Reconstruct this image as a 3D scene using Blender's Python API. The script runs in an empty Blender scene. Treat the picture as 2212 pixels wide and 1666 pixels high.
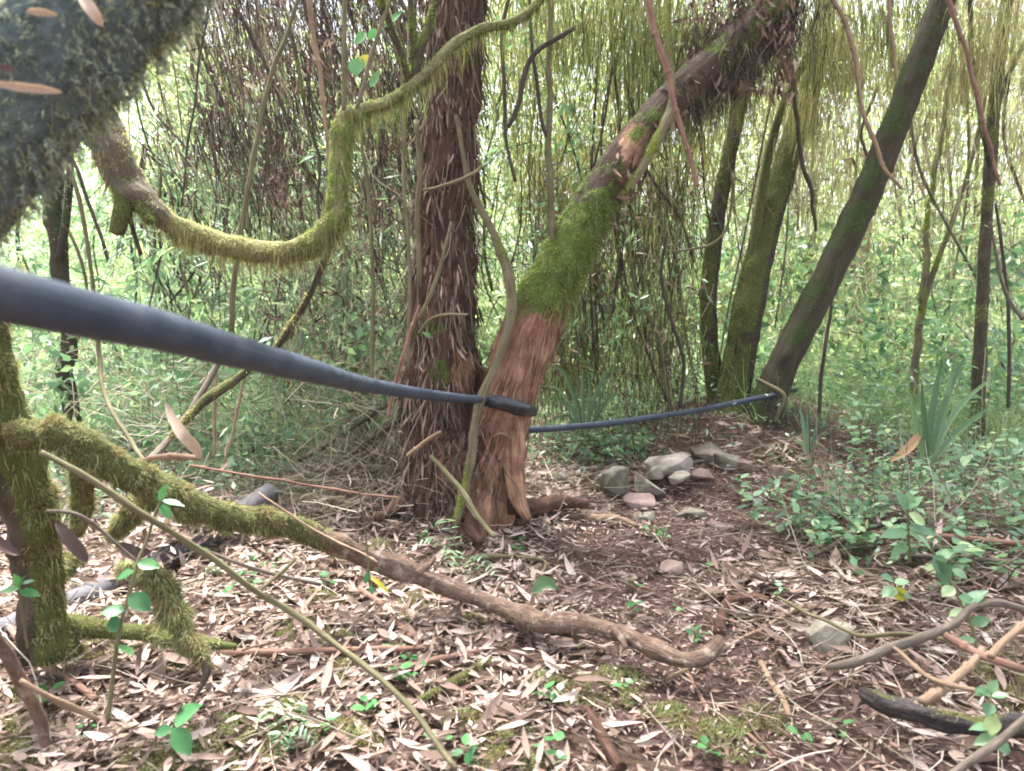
import bpy, math
import numpy as np
from mathutils import Vector, Matrix

rng = np.random.default_rng(11)
scene = bpy.context.scene
COL = scene.collection

# ------------------------------------------------------------------ camera
CAM_H, PITCH, F, CU, CV = 1.25, math.radians(7.9), 1671.0, 1106.0, 833.0
cam_data = bpy.data.cameras.new('camera')
cam = bpy.data.objects.new('camera', cam_data)
COL.objects.link(cam)
cam.location = (0, 0, CAM_H)
cam.rotation_euler = (math.pi / 2 - PITCH, 0, 0)
cam_data.sensor_width = 36.0
cam_data.lens = F / 2212.0 * 36.0
cam_data.clip_start, cam_data.clip_end = 0.02, 400.0
cam_data.dof.use_dof = True
cam_data.dof.focus_distance = 3.9
cam_data.dof.aperture_fstop = 4.2
scene.camera = cam

# ------------------------------------------------------------------ sky, sun, exposure
SUN_EL, SUN_AZ = math.radians(68), math.radians(-25)
world = bpy.data.worlds.new('World')
scene.world = world
world.use_nodes = True
wn = world.node_tree
wn.nodes.clear()
w_out = wn.nodes.new('ShaderNodeOutputWorld')
w_bg = wn.nodes.new('ShaderNodeBackground')
w_sky = wn.nodes.new('ShaderNodeTexSky')
w_sky.sky_type = 'NISHITA'
w_sky.sun_disc = False
w_sky.sun_elevation = SUN_EL
w_sky.sun_rotation = SUN_AZ
w_sky.dust_density = 4.0
w_sky.air_density = 1.0
w_hs = wn.nodes.new('ShaderNodeHueSaturation')
w_hs.inputs['Saturation'].default_value = 0.42
w_bg.inputs['Strength'].default_value = 0.15
wn.links.new(w_sky.outputs[0], w_hs.inputs['Color'])
wn.links.new(w_hs.outputs[0], w_bg.inputs['Color'])
wn.links.new(w_bg.outputs[0], w_out.inputs['Surface'])

sun_data = bpy.data.lights.new('sun', 'SUN')
sun_data.energy = 4.5
sun_data.angle = math.radians(12)
sun_data.color = (1.0, 0.985, 0.97)
sun = bpy.data.objects.new('sun', sun_data)
COL.objects.link(sun)
sdir = Vector((math.sin(SUN_AZ) * math.cos(SUN_EL), math.cos(SUN_AZ) * math.cos(SUN_EL), math.sin(SUN_EL)))
sun.rotation_euler = sdir.to_track_quat('Z', 'Y').to_euler()
sun.location = sdir * 30

vs = scene.view_settings
vs.view_transform = 'Standard'
vs.look = 'None'
vs.gamma = 1.0
vs.use_curve_mapping = False
vs.exposure = 2.4
scene.render.engine = 'CYCLES'
scene.cycles.use_denoising = True
scene.cycles.max_bounces = 6
scene.cycles.diffuse_bounces = 4
scene.cycles.transmission_bounces = 4
scene.cycles.filter_width = 1.85

# ------------------------------------------------------------------ small maths
AX_F = np.array([0, math.cos(PITCH), -math.sin(PITCH)])
AX_U = np.array([0, math.sin(PITCH), math.cos(PITCH)])
AX_R = np.array([1.0, 0, 0])
CAMP = np.array([0, 0, CAM_H])

def P(u, v, d):
    """world point seen at photo position u, v (2212 x 1666) at depth d"""
    u, v, d = np.asarray(u, float), np.asarray(v, float), np.asarray(d, float)
    return (CAMP + d[..., None] * (AX_F + ((u - CU) / F)[..., None] * AX_R - ((v - CV) / F)[..., None] * AX_U))

def project(p):
    q = np.asarray(p, float) - CAMP
    d = q @ AX_F
    dd = np.where(np.abs(d) < 1e-3, 1e-3, d)
    return CU + F * (q @ AX_R) / dd, CV - F * (q @ AX_U) / dd, d

def hash3(i, j, k, s):
    h = (i * 374761393 + j * 668265263 + k * 2147483647 + s * 974711) & 0xffffffff
    h = ((h ^ (h >> 13)) * 1274126177) & 0xffffffff
    h = ((h ^ (h >> 16)) * 2246822519) & 0xffffffff
    return ((h ^ (h >> 15)) & 0xffffff) / float(0xffffff)

def noise(p, scale=1.0, seed=0):
    p = np.asarray(p, float) * scale + 1000.0
    i = np.floor(p).astype(np.int64)
    f = p - i
    f = f * f * (3 - 2 * f)
    r = 0
    for a in (0, 1):
        for b in (0, 1):
            for c in (0, 1):
                w = (f[..., 0] if a else 1 - f[..., 0]) * (f[..., 1] if b else 1 - f[..., 1]) * (f[..., 2] if c else 1 - f[..., 2])
                r = r + w * hash3(i[..., 0] + a, i[..., 1] + b, i[..., 2] + c, seed)
    return r

def fbm(p, scale=1.0, seed=0, octv=3):
    r, a, t = 0, 1.0, 0
    for o in range(octv):
        r = r + a * noise(p, scale * 2 ** o, seed + o)
        t += a
        a *= .5
    return r / t

def sstep(a, b, x):
    t = np.clip((x - a) / (b - a), 0, 1)
    return t * t * (3 - 2 * t)

def unit(v):
    return v / np.maximum(np.linalg.norm(v, axis=-1, keepdims=True), 1e-9)

def seg_dist(x, y, line):
    best = np.full(np.shape(x), 1e9)
    for (ax, ay), (bx, by) in zip(line[:-1], line[1:]):
        vx, vy = bx - ax, by - ay
        t = np.clip(((x - ax) * vx + (y - ay) * vy) / (vx * vx + vy * vy), 0, 1)
        best = np.minimum(best, np.hypot(x - ax - t * vx, y - ay - t * vy))
    return best

# the trodden path: from the lower right of the view past the stones
PATH = [(0.95, 0.9), (0.80, 1.7), (0.62, 2.35), (0.55, 3.0), (0.62, 3.6), (1.05, 4.2), (1.9, 4.35), (3.2, 4.5)]

def path_mask(x, y):
    wob = 0.10 * (noise(np.stack([x, y, 0 * x], -1), 2.2, 5) - .5) * 2
    return 1 - sstep(0.14, 0.42, seg_dist(x, y, PATH) + wob)

def hz(x, y):
    x, y = np.asarray(x, float), np.asarray(y, float)
    p = np.stack([x, y, 0 * x], -1)
    z = 1.2 * sstep(7, 30, y) + 0.9 * sstep(1.5, 5, x) * sstep(5.5, 12, y)
    z = z + .13 * np.exp(-(((x + .2) / .55) ** 2 + ((y - 3.95) / .5) ** 2))
    z = z + .20 * np.exp(-(((x + .72) / .42) ** 2 + ((y - 4.25) / .38) ** 2))
    z = z + .40 * np.exp(-(((x - 1.85) / 1.0) ** 2 + ((y - 5.75) / .75) ** 2))
    z = z + .10 * np.exp(-(((x - 1.1) / .45) ** 2 + ((y - 4.65) / .25) ** 2))
    z = z - .05 * (1 - sstep(0.2, .6, seg_dist(x, y, PATH)))
    z = z + .10 * sstep(1.3, 2.2, x) * sstep(1, 2.2, y) * (1 - sstep(3.5, 5, y))
    z = z - .10 * np.exp(-(((x - 1.35) / .35) ** 2 + ((y - 1.75) / .25) ** 2))
    z = z + .05 * (noise(p, 1.7, 1) - .5) + .025 * (noise(p, 6.0, 2) - .5) + .5 * (noise(p, .22, 3) - .5) * sstep(8, 16, y)
    return z

def G(u, v):
    """ground point seen at u, v"""
    dirn = AX_F + (u - CU) / F * AX_R - (v - CV) / F * AX_U
    t = np.linspace(.4, 40, 6000)
    q = CAMP + t[:, None] * dirn
    below = q[:, 2] < hz(q[:, 0], q[:, 1])
    return q[np.argmax(below)] if below.any() else q[-1]

# ------------------------------------------------------------------ mesh helpers
def raw_mesh(name, V, T, uv=None, attrs=None, smooth=True):
    V = np.ascontiguousarray(V, np.float32)
    T = np.ascontiguousarray(T, np.int32)
    me = bpy.data.meshes.new(name)
    me.vertices.add(len(V))
    me.vertices.foreach_set('co', V.ravel())
    me.loops.add(T.size)
    me.loops.foreach_set('vertex_index', T.ravel())
    me.polygons.add(len(T))
    me.polygons.foreach_set('loop_start', np.arange(0, T.size, 3, dtype=np.int32))
    if uv is not None:
        lay = me.uv_layers.new(name='UVMap')
        lay.data.foreach_set('uv', np.ascontiguousarray(uv[T.ravel()], np.float32).ravel())
    for k, a in (attrs or {}).items():
        at = me.attributes.new(k, 'FLOAT', 'POINT')
        at.data.foreach_set('value', np.ascontiguousarray(a, np.float32))
    me.update(calc_edges=True)
    me.polygons.foreach_set('use_smooth', np.full(len(T), bool(smooth)))
    me.validate()
    return me

def origin(o):
    return np.array(o.location) if o is not None else np.zeros(3)

def link(name, me, mat, parent=None, base=None):
    o = bpy.data.objects.new(name, me)
    if mat is not None and me is not None and not me.materials:
        me.materials.append(mat)
    COL.objects.link(o)
    if parent is not None:
        o.parent = parent
    elif base is not None:
        o.location = base
    return o

def total_origin(o):
    t = np.zeros(3)
    while o is not None:
        t = t + np.array(o.location)
        o = o.parent
    return t

def build(name, V, T, mat, parent=None, base=None, uv=None, attrs=None, smooth=True, kind=None):
    off = total_origin(parent) if parent is not None else (np.asarray(base) if base is not None else np.zeros(3))
    o = link(name, raw_mesh(name, np.asarray(V) - off, T, uv, attrs, smooth), mat, parent, base)
    if kind:
        o['kind'] = kind
    return o

def tag(o, label=None, cat=None, group=None, kind=None):
    if label: o['label'] = label
    if cat: o['category'] = cat
    if group: o['group'] = group
    if kind: o['kind'] = kind
    return o

def empty(name, base, label, cat, group=None):
    o = bpy.data.objects.new(name, None)
    o.empty_display_size = .1
    COL.objects.link(o)
    o.location = base
    return tag(o, label, cat, group)

def merge(parts):
    Vs, Ts, n = [], [], 0
    for V, T in parts:
        Vs.append(V); Ts.append(T + n); n += len(V)
    return np.concatenate(Vs), np.concatenate(Ts)

def spline(pts, per=6):
    pts = np.asarray(pts, float)
    if len(pts) == 2:
        t = np.linspace(0, 1, per * 2)[:, None]
        return pts[0] * (1 - t) + pts[1] * t
    ext = np.vstack([2 * pts[0] - pts[1], pts, 2 * pts[-1] - pts[-2]])
    out = []
    for i in range(1, len(ext) - 2):
        p0, p1, p2, p3 = ext[i - 1:i + 3]
        for t in np.linspace(0, 1, per, endpoint=False):
            out.append(.5 * (2 * p1 + (p2 - p0) * t + (2 * p0 - 5 * p1 + 4 * p2 - p3) * t * t + (3 * p1 - p0 - 3 * p2 + p3) * t ** 3))
    out.append(pts[-1])
    return np.array(out)

class Tube:
    """a swept round body: V, T, uv (metres), N, t (0..1 along), per vertex"""
    def __init__(self, pts, rad, sides=14, rough=0.0, rscale=12, flute=0.0, nf=5, seed=0, fine=0.0, capround=True):
        pts = np.asarray(pts, float); rad = np.asarray(rad, float)
        n = len(pts)
        tan = np.gradient(pts, axis=0); tan = unit(tan)
        ref = np.array([0, 1.0, 0]) if abs(tan[0][1]) < .9 else np.array([1.0, 0, 0])
        s = unit(np.cross(tan[0], np.cross(ref, tan[0])))
        S = [s]
        for i in range(1, n):
            s = S[-1] - tan[i] * np.dot(S[-1], tan[i]); S.append(s / np.linalg.norm(s))
        S = np.array(S); B = np.cross(tan, S)
        ang = np.linspace(0, 2 * np.pi, sides + 1)
        ca, sa = np.cos(ang), np.sin(ang)
        Nn = S[:, None, :] * ca[None, :, None] + B[:, None, :] * sa[None, :, None]
        cen = np.repeat(pts[:, None, :], sides + 1, 1)
        r = np.repeat(rad[:, None], sides + 1, 1)
        L = np.concatenate([[0], np.cumsum(np.linalg.norm(np.diff(pts, axis=0), axis=1))])
        if np.any(flute):
            fl = np.sin(ang * nf + seed)[None, :] * np.ones((n, 1)) + .6 * np.sin(ang * (nf + 2) + 1.7 * seed)[None, :]
            fw = flute if np.ndim(flute) == 0 else np.asarray(flute)[:, None]
            r = r * (1 + fw * fl)
        V = cen + Nn * r[..., None]
        if rough:
            V = V + Nn * ((fbm(cen + Nn * np.maximum(r, .02)[..., None], rscale, seed + 3) - .5) * 2 * rough * np.maximum(r, .01))[..., None]
        if fine:
            uvq = np.stack([np.cos(ang)[None, :] * 9 + 0 * r, np.sin(ang)[None, :] * 9 + 0 * r, L[:, None] * 5 + 0 * r], -1)
            V = V + Nn * ((fbm(uvq, 1.0, seed + 9) - .5) * 2 * fine)[..., None]
        m = sides + 1
        idx = np.arange(n * m).reshape(n, m)
        a, b, c, d = idx[:-1, :-1].ravel(), idx[:-1, 1:].ravel(), idx[1:, 1:].ravel(), idx[1:, :-1].ravel()
        T = np.concatenate([np.stack([a, b, c], 1), np.stack([a, c, d], 1)])
        uv = np.stack([np.repeat((ang / (2 * np.pi))[None, :], n, 0) * 2 * np.pi * np.mean(rad), np.repeat(L[:, None], m, 1)], -1).reshape(-1, 2)
        V = V.reshape(-1, 3); Nn = Nn.reshape(-1, 3)
        tt = np.repeat((L / L[-1])[:, None], m, 1).ravel()
        capk = .25 if capround else 0.0
        c0 = pts[0] - tan[0] * rad[0] * capk; c1 = pts[-1] + tan[-1] * rad[-1] * capk
        k = len(V)
        V = np.vstack([V, c0, c1]); Nn = np.vstack([Nn, -tan[0], tan[-1]])
        uv = np.vstack([uv, uv[0], uv[-1]]); tt = np.concatenate([tt, [0, 1]])
        e0 = np.stack([np.full(sides, k), idx[0, 1:], idx[0, :-1]], 1)
        e1 = np.stack([np.full(sides, k + 1), idx[-1, :-1], idx[-1, 1:]], 1)
        self.V, self.T, self.uv, self.N, self.t = V, np.vstack([T, e0, e1]), uv, Nn, tt
        self.pts, self.rad = pts, rad

def trace(rows, per=6):
    """rows of (u, v, depth, width in photo pixels) -> world centre line and radii"""
    a = np.array(rows, float)
    pts = P(a[:, 0], a[:, 1], a[:, 2])
    rad = a[:, 3] * a[:, 2] / F / 2
    s = spline(np.column_stack([pts, rad]), per)
    return s[:, :3], np.maximum(s[:, 3], .0006)

def sample(V, T, n, weight=None):
    a, b, c = V[T[:, 0]], V[T[:, 1]], V[T[:, 2]]
    nn = np.cross(b - a, c - a)
    ar = np.linalg.norm(nn, axis=1)
    w = ar if weight is None else ar * weight[T].mean(1)
    if w.sum() <= 0:
        return np.zeros((0, 3)), np.zeros((0, 3))
    k = rng.choice(len(T), n, p=w / w.sum())
    r1, r2 = np.sqrt(rng.random(n)), rng.random(n)
    p = a[k] * (1 - r1)[:, None] + b[k] * (r1 * (1 - r2))[:, None] + c[k] * (r1 * r2)[:, None]
    return p, unit(nn[k])

def strands(p, dirs, length, r0, K=4, gravity=0.0, wig=0.15, r1=0.3, sides=2):
    """thin tapering hairs, ribbons (sides=2) or three-sided; p, dirs (n,3)"""
    n = len(p)
    length = np.broadcast_to(length, (n,)).astype(float)
    r0 = np.broadcast_to(r0, (n,)).astype(float) * (1.35 if sides == 2 else 1.0)
    pts = [np.array(p, float)]
    d = unit(np.array(dirs, float))
    st = (length / (K - 1))[:, None]
    for k in range(1, K):
        d = unit(d + np.array([0, 0, -1.0]) * gravity + rng.normal(0, wig, (n, 3)))
        pts.append(pts[-1] + d * st)
    pts = np.stack(pts, 1)
    side = unit(np.cross(d, rng.normal(0, 1, (n, 3))))
    bi = unit(np.cross(d, side))
    ang = np.arange(sides) * 2 * np.pi / sides
    off = side[:, None, :] * np.cos(ang)[None, :, None] + bi[:, None, :] * np.sin(ang)[None, :, None]
    taper = np.linspace(1, r1, K)
    V = pts[:, :, None, :] + off[:, None, :, :] * (r0[:, None] * taper[None, :])[:, :, None, None]
    idx = np.arange(n * K * sides).reshape(n, K, sides)
    fs = []
    for j in range(1 if sides == 2 else sides):
        a, b = idx[:, :-1, j], idx[:, :-1, (j + 1) % sides]
        c, e = idx[:, 1:, (j + 1) % sides], idx[:, 1:, j]
        fs += [np.stack([a, b, c], -1).reshape(-1, 3), np.stack([a, c, e], -1).reshape(-1, 3)]
    return V.reshape(-1, 3), np.concatenate(fs)

def blades(p, dirs, length, width, droop=0.4):
    """moss / grass blades of two segments, 3 triangles each"""
    n = len(p)
    d = unit(dirs)
    s = unit(np.cross(d, rng.normal(0, 1, (n, 3))))
    L = np.broadcast_to(length, (n,))[:, None]; W = np.broadcast_to(width, (n,))[:, None]
    g = np.array([0, 0, -1.0])
    m = p + d * L * .5 + g * L * droop * .15
    e = m + unit(d + g * droop * 1.4) * L * .5
    V = np.stack([p - s * W * .5, p + s * W * .5, m - s * W * .4, m + s * W * .4, e], 1)
    i = np.arange(n)[:, None] * 5
    T = np.concatenate([i + np.array([[0, 1, 3]]), i + np.array([[0, 3, 2]]), i + np.array([[2, 3, 4]])])
    return V.reshape(-1, 3), T

def leaves(p, axis, nrm, L, W, stations=((.3, .85), (.65, .8)), curl=0.0, fold=0.15, twist=0.0):
    """leaf blades with a folded midrib; two inner stations"""
    n = len(p)
    axis = unit(axis)
    s = unit(np.cross(axis, nrm)); nr = np.cross(s, axis)
    L = np.broadcast_to(L, (n,)).astype(float)[:, None]; W = np.broadcast_to(W, (n,)).astype(float)[:, None]
    cu = np.broadcast_to(curl, (n,)).astype(float)[:, None]; tw = np.broadcast_to(twist, (n,)).astype(float)[:, None]
    vs_ = [p]
    for (t, h) in stations:
        ss = s * np.cos(tw * t) + nr * np.sin(tw * t)
        nn = nr * np.cos(tw * t) - s * np.sin(tw * t)
        c = p + axis * L * t + nr * cu * L * t * t
        vs_ += [c + ss * W * h * .5 + nn * W * fold, c, c - ss * W * h * .5 + nn * W * fold]
    vs_.append(p + axis * L + nr * cu * L)
    m = len(vs_)
    V = np.stack(vs_, 1)
    i = (np.arange(n) * m)[:, None]
    tri = [[0, 1, 2], [0, 2, 3]]
    k = 1
    for q in range(len(stations) - 1):
        tri += [[k, k + 3, k + 4], [k, k + 4, k + 1], [k + 1, k + 4, k + 5], [k + 1, k + 5, k + 2]]
        k += 3
    tri += [[k, m - 1, k + 1], [k + 1, m - 1, k + 2]]
    T = np.concatenate([i + np.array([t]) for t in tri])
    return V.reshape(-1, 3), T

def diamonds(p, axis, nrm, L, W, fold=0.12):
    n = len(p)
    axis = unit(axis); s = unit(np.cross(axis, nrm)); nr = np.cross(s, axis)
    L = np.broadcast_to(L, (n,))[:, None]; W = np.broadcast_to(W, (n,))[:, None]
    m = p + axis * L * .42 + nr * W * fold
    V = np.stack([p, m + s * W * .5, p + axis * L, m - s * W * .5], 1)
    i = (np.arange(n) * 4)[:, None]
    return V.reshape(-1, 3), np.concatenate([i + np.array([[0, 1, 2]]), i + np.array([[0, 2, 3]])])

# ------------------------------------------------------------------ materials
def new_mat(name):
    m = bpy.data.materials.new(name)
    m.use_nodes = True
    nt = m.node_tree
    nt.nodes.clear()
    return m, nt, nt.nodes.new('ShaderNodeOutputMaterial')

def nd(nt, kind, **kw):
    n = nt.nodes.new(kind)
    for k, v in kw.items():
        if k in ('operation', 'blend_type', 'data_type', 'noise_dimensions', 'attribute_name', 'attribute_type', 'feature', 'distance'):
            setattr(n, k, v)
        else:
            n.inputs[k].default_value = v
    return n

def ramp(nt, fac, stops):
    r = nt.nodes.new('ShaderNodeValToRGB')
    el = r.color_ramp.elements
    while len(el) < len(stops):
        el.new(.5)
    for e, (p, c) in zip(el, stops):
        e.position = p
        e.color = (*c, 1)
    nt.links.new(fac, r.inputs['Fac'])
    return r.outputs['Color']

def mix(nt, fac, a, b, mode='MIX'):
    m = nt.nodes.new('ShaderNodeMix')
    m.data_type = 'RGBA'
    m.blend_type = mode
    for sock, val in ((m.inputs['Factor'], fac), (m.inputs['A'], a), (m.inputs['B'], b)):
        pass
    ins = [i for i in m.inputs if i.enabled]
    for sock, val in zip(ins, (fac, a, b)):
        if isinstance(val, bpy.types.NodeSocket):
            nt.links.new(val, sock)
        elif isinstance(val, (int, float)):
            sock.default_value = val
        else:
            sock.default_value = (*val, 1)
    return [o for o in m.outputs if o.enabled][0]

def noise_tex(nt, scale, vec=None, detail=4, rough=.6):
    n = nd(nt, 'ShaderNodeTexNoise', Scale=scale, Detail=detail, Roughness=rough)
    if vec is not None:
        nt.links.new(vec, n.inputs['Vector'])
    return n.outputs['Fac']

def math_node(nt, op, a, b):
    m = nt.nodes.new('ShaderNodeMath')
    m.operation = op
    for s, v in zip(m.inputs, (a, b)):
        if isinstance(v, bpy.types.NodeSocket):
            nt.links.new(v, s)
        else:
            s.default_value = v
    return m.outputs[0]

def principled(nt, col, rough=.8, spec=.25, bump=None, bstr=.5, bdist=.01):
    b = nt.nodes.new('ShaderNodeBsdfPrincipled')
    if isinstance(col, bpy.types.NodeSocket):
        nt.links.new(col, b.inputs['Base Color'])
    else:
        b.inputs['Base Color'].default_value = (*col, 1)
    if isinstance(rough, bpy.types.NodeSocket):
        nt.links.new(rough, b.inputs['Roughness'])
    else:
        b.inputs['Roughness'].default_value = rough
    b.inputs['Specular IOR Level'].default_value = spec
    if bump is not None:
        bp = nd(nt, 'ShaderNodeBump', Strength=bstr, Distance=bdist)
        nt.links.new(bump, bp.inputs['Height'])
        nt.links.new(bp.outputs[0], b.inputs['Normal'])
    return b.outputs[0]

def mat_bark(name, stops, moss=None, fib=(60, 7), scale=9, bstr=.8, bdist=.012, rough=.9, lichen=None, dark=None, tint=None):
    m, nt, out = new_mat(name)
    uv = nt.nodes.new('ShaderNodeUVMap')
    mp = nd(nt, 'ShaderNodeMapping')
    mp.inputs['Scale'].default_value = (fib[0], fib[1], 1)
    nt.links.new(uv.outputs[0], mp.inputs['Vector'])
    geo = nt.nodes.new('ShaderNodeNewGeometry')
    n1 = noise_tex(nt, 1.0, mp.outputs[0], 5, .65)
    n2 = noise_tex(nt, scale, geo.outputs['Position'], 4, .6)
    fac = math_node(nt, 'ADD', math_node(nt, 'MULTIPLY', n1, .62), math_node(nt, 'MULTIPLY', n2, .38))
    col = ramp(nt, fac, stops)
    if tint:
        nt5 = noise_tex(nt, 5.5, geo.outputs['Position'], 3, .6)
        col = mix(nt, 1.0, col, ramp(nt, nt5, [(.35, tint[0]), (.65, tint[1])]), 'MULTIPLY')
    if lichen:
        n3 = noise_tex(nt, 22, geo.outputs['Position'], 3, .6)
        lf = ramp(nt, n3, [(.56, (0, 0, 0)), (.66, (1, 1, 1))])
        col = mix(nt, lf, col, lichen)
    h = math_node(nt, 'ADD', n1, math_node(nt, 'MULTIPLY', n2, .5))
    if dark:
        ad = nd(nt, 'ShaderNodeAttribute', attribute_name='rind')
        nr_ = noise_tex(nt, 26, geo.outputs['Position'], 4, .7)
        df = ramp(nt, math_node(nt, 'ADD', ad.outputs['Fac'], math_node(nt, 'MULTIPLY', math_node(nt, 'SUBTRACT', nr_, .5), .8)), [(.4, (0, 0, 0)), (.58, (1, 1, 1))])
        col = mix(nt, df, col, ramp(nt, n1, [(.3, tuple(.35 * c for c in dark)), (.65, dark)]))
    if moss:
        at = nd(nt, 'ShaderNodeAttribute', attribute_name='moss')
        n4 = noise_tex(nt, 30, geo.outputs['Position'], 4, .7)
        mf = math_node(nt, 'ADD', at.outputs['Fac'], math_node(nt, 'MULTIPLY', math_node(nt, 'SUBTRACT', n4, .5), .9))
        mfc = ramp(nt, mf, [(.38, (0, 0, 0)), (.6, (1, 1, 1))])
        n5 = noise_tex(nt, 70, geo.outputs['Position'], 3, .7)
        mc = ramp(nt, n5, [(.3, tuple(.45 * c for c in moss)), (.7, moss)])
        col = mix(nt, mfc, col, mc)
        h = math_node(nt, 'ADD', h, math_node(nt, 'MULTIPLY', n5, .6))
    nt.links.new(principled(nt, col, rough, .2, h, bstr, bdist), out.inputs['Surface'])
    return m

def mat_leaf(name, stops, transl=.4, tcol=1.25, rough=.5, spec=.35, patch=None):
    m, nt, out = new_mat(name)
    geo = nt.nodes.new('ShaderNodeNewGeometry')
    oi = nt.nodes.new('ShaderNodeObjectInfo')
    r = math_node(nt, 'FRACT', math_node(nt, 'ADD', geo.outputs['Random Per Island'], oi.outputs['Random']), 0)
    col = ramp(nt, r, stops)
    n = noise_tex(nt, 60, geo.outputs['Position'], 3, .6)
    col = mix(nt, .45, col, mix(nt, n, tuple([.55] * 3), tuple([1.35] * 3)), 'MULTIPLY')
    if patch:
        pn = noise_tex(nt, 16, geo.outputs['Position'], 3, .6)
        col = mix(nt, ramp(nt, pn, [(.45, (0, 0, 0)), (.65, (.8, .8, .8))]), col, mix(nt, r, tuple(.4 * c for c in patch), patch))
    b = principled(nt, col, rough, spec)
    if transl > 0:
        t = nt.nodes.new('ShaderNodeBsdfTranslucent')
        nt.links.new(mix(nt, 1.0, col, (tcol, tcol * 1.02, tcol * .8), 'MULTIPLY'), t.inputs['Color'])
        mx = nt.nodes.new('ShaderNodeMixShader')
        mx.inputs[0].default_value = transl
        nt.links.new(b, mx.inputs[1])
        nt.links.new(t.outputs[0], mx.inputs[2])
        b = mx.outputs[0]
    nt.links.new(b, out.inputs['Surface'])
    return m

def mat_plain(name, stops, scale=20, rough=.8, spec=.25, bstr=.4, bdist=.005, detail=5):
    m, nt, out = new_mat(name)
    tc = nt.nodes.new('ShaderNodeTexCoord')
    oi = nt.nodes.new('ShaderNodeObjectInfo')
    n = noise_tex(nt, scale, tc.outputs['Object'], detail, .65)
    f = math_node(nt, 'ADD', n, math_node(nt, 'MULTIPLY', math_node(nt, 'SUBTRACT', oi.outputs['Random'], .5), .3))
    nt.links.new(principled(nt, ramp(nt, f, stops), rough, spec, n, bstr, bdist), out.inputs['Surface'])
    return m

M = {}
M['shaggy'] = mat_bark('shaggy_bark', [(.3, (.018, .010, .008)), (.5, (.07, .035, .025)), (.7, (.16, .085, .06))], moss=(.10, .14, .025), dark=(.42, .21, .11))
M['redbark'] = mat_bark('red_bark', [(.32, (.04, .02, .015)), (.45, (.14, .072, .05)), (.57, (.27, .155, .105)), (.72, (.42, .29, .205))], moss=(.11, .15, .03), fib=(55, 5), bstr=1.0, bdist=.015, dark=(.085, .055, .04), tint=((1.1, .95, 1.0), (1.35, 1.4, 1.25)))
M['mossbark'] = mat_bark('mossy_bark', [(.3, (.018, .014, .010)), (.55, (.06, .047, .032)), (.75, (.12, .10, .07))], moss=(.10, .11, .03))
M['darkbark'] = mat_bark('dark_bark', [(.3, (.016, .013, .008)), (.5, (.038, .032, .019)), (.75, (.075, .058, .038))], moss=(.042, .06, .017), fib=(40, 4), bstr=.5)
M['nearmoss'] = mat_bark('veiled_moss_bed', [(.3, (.04, .045, .045)), (.7, (.10, .10, .085))], moss=(.12, .15, .145))  # bluish tone paints veiling glare over the moss
M['palemoss'] = mat_bark('pale_mossy_bark', [(.3, (.03, .024, .017)), (.55, (.10, .08, .055)), (.75, (.20, .17, .12))], moss=(.22, .21, .085))
M['brownbark'] = mat_bark('brown_bark', [(.3, (.045, .026, .02)), (.48, (.125, .078, .056)), (.7, (.25, .175, .13))], moss=(.11, .115, .04), fib=(70, 22), lichen=(.27, .215, .175), bstr=1.0)
M['vinebark'] = mat_bark('vine_bark', [(.3, (.06, .048, .027)), (.52, (.15, .125, .072)), (.72, (.27, .23, .14))], moss=(.18, .21, .035), fib=(120, 5))
M['twig'] = mat_bark('twig_bark', [(.3, (.025, .018, .014)), (.55, (.065, .05, .038)), (.75, (.12, .095, .07))], moss=(.13, .16, .03), fib=(100, 9))
M['tan'] = mat_bark('tan_cane', [(.3, (.11, .07, .042)), (.5, (.23, .155, .10)), (.7, (.36, .26, .18))], fib=(130, 9), bstr=.6)
M['redcane'] = mat_bark('red_cane', [(.3, (.08, .042, .03)), (.5, (.19, .105, .076)), (.7, (.32, .20, .15))], fib=(150, 9), bstr=.6)
M['rottenlog'] = mat_bark('rotten_log', [(.3, (.012, .010, .010)), (.5, (.04, .033, .032)), (.72, (.10, .082, .075))], moss=(.12, .13, .04), fib=(50, 10), bstr=1.0, bdist=.02)
M['greycane'] = mat_bark('grey_stick', [(.3, (.05, .04, .032)), (.5, (.12, .095, .075)), (.7, (.23, .19, .155))], fib=(90, 14), bstr=.7)
M['olive'] = mat_bark('olive_sapling', [(.3, (.055, .048, .025)), (.52, (.125, .11, .058)), (.72, (.22, .195, .12))], moss=(.17, .20, .03), fib=(120, 6), bstr=.4)
M['moss'] = mat_leaf('moss_fibres', [(0, (.045, .052, .024)), (.3, (.14, .155, .064)), (.65, (.28, .295, .125)), (1, (.52, .50, .28))], transl=.4, rough=.9, spec=.1, patch=(.30, .21, .11))
M['mossgreen'] = mat_leaf('green_moss_fibres', [(0, (.045, .07, .016)), (.4, (.12, .18, .034)), (.75, (.22, .30, .062)), (1, (.40, .45, .14))], transl=.4, rough=.9, spec=.1, patch=(.26, .23, .10))
M['mossdark'] = mat_leaf('dark_moss_fibres', [(0, (.08, .105, .11)), (.4, (.19, .23, .21)), (.75, (.35, .39, .30)), (1, (.62, .60, .43))], transl=.3, rough=.9, spec=.1)  # bluish low end likewise colours in the glare
M['mosspale'] = mat_leaf('pale_moss_fibres', [(0, (.12, .115, .045)), (.4, (.28, .27, .11)), (.8, (.44, .42, .19)), (1, (.58, .54, .30))], transl=.4, rough=.9, spec=.1, patch=(.34, .27, .17))
M['litter'] = mat_leaf('dry_leaves', [(0, (.06, .037, .03)), (.2, (.15, .10, .08)), (.45, (.26, .185, .15)), (.75, (.36, .28, .235)), (1, (.49, .395, .345))], transl=.15, rough=.8, spec=.1)
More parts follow.
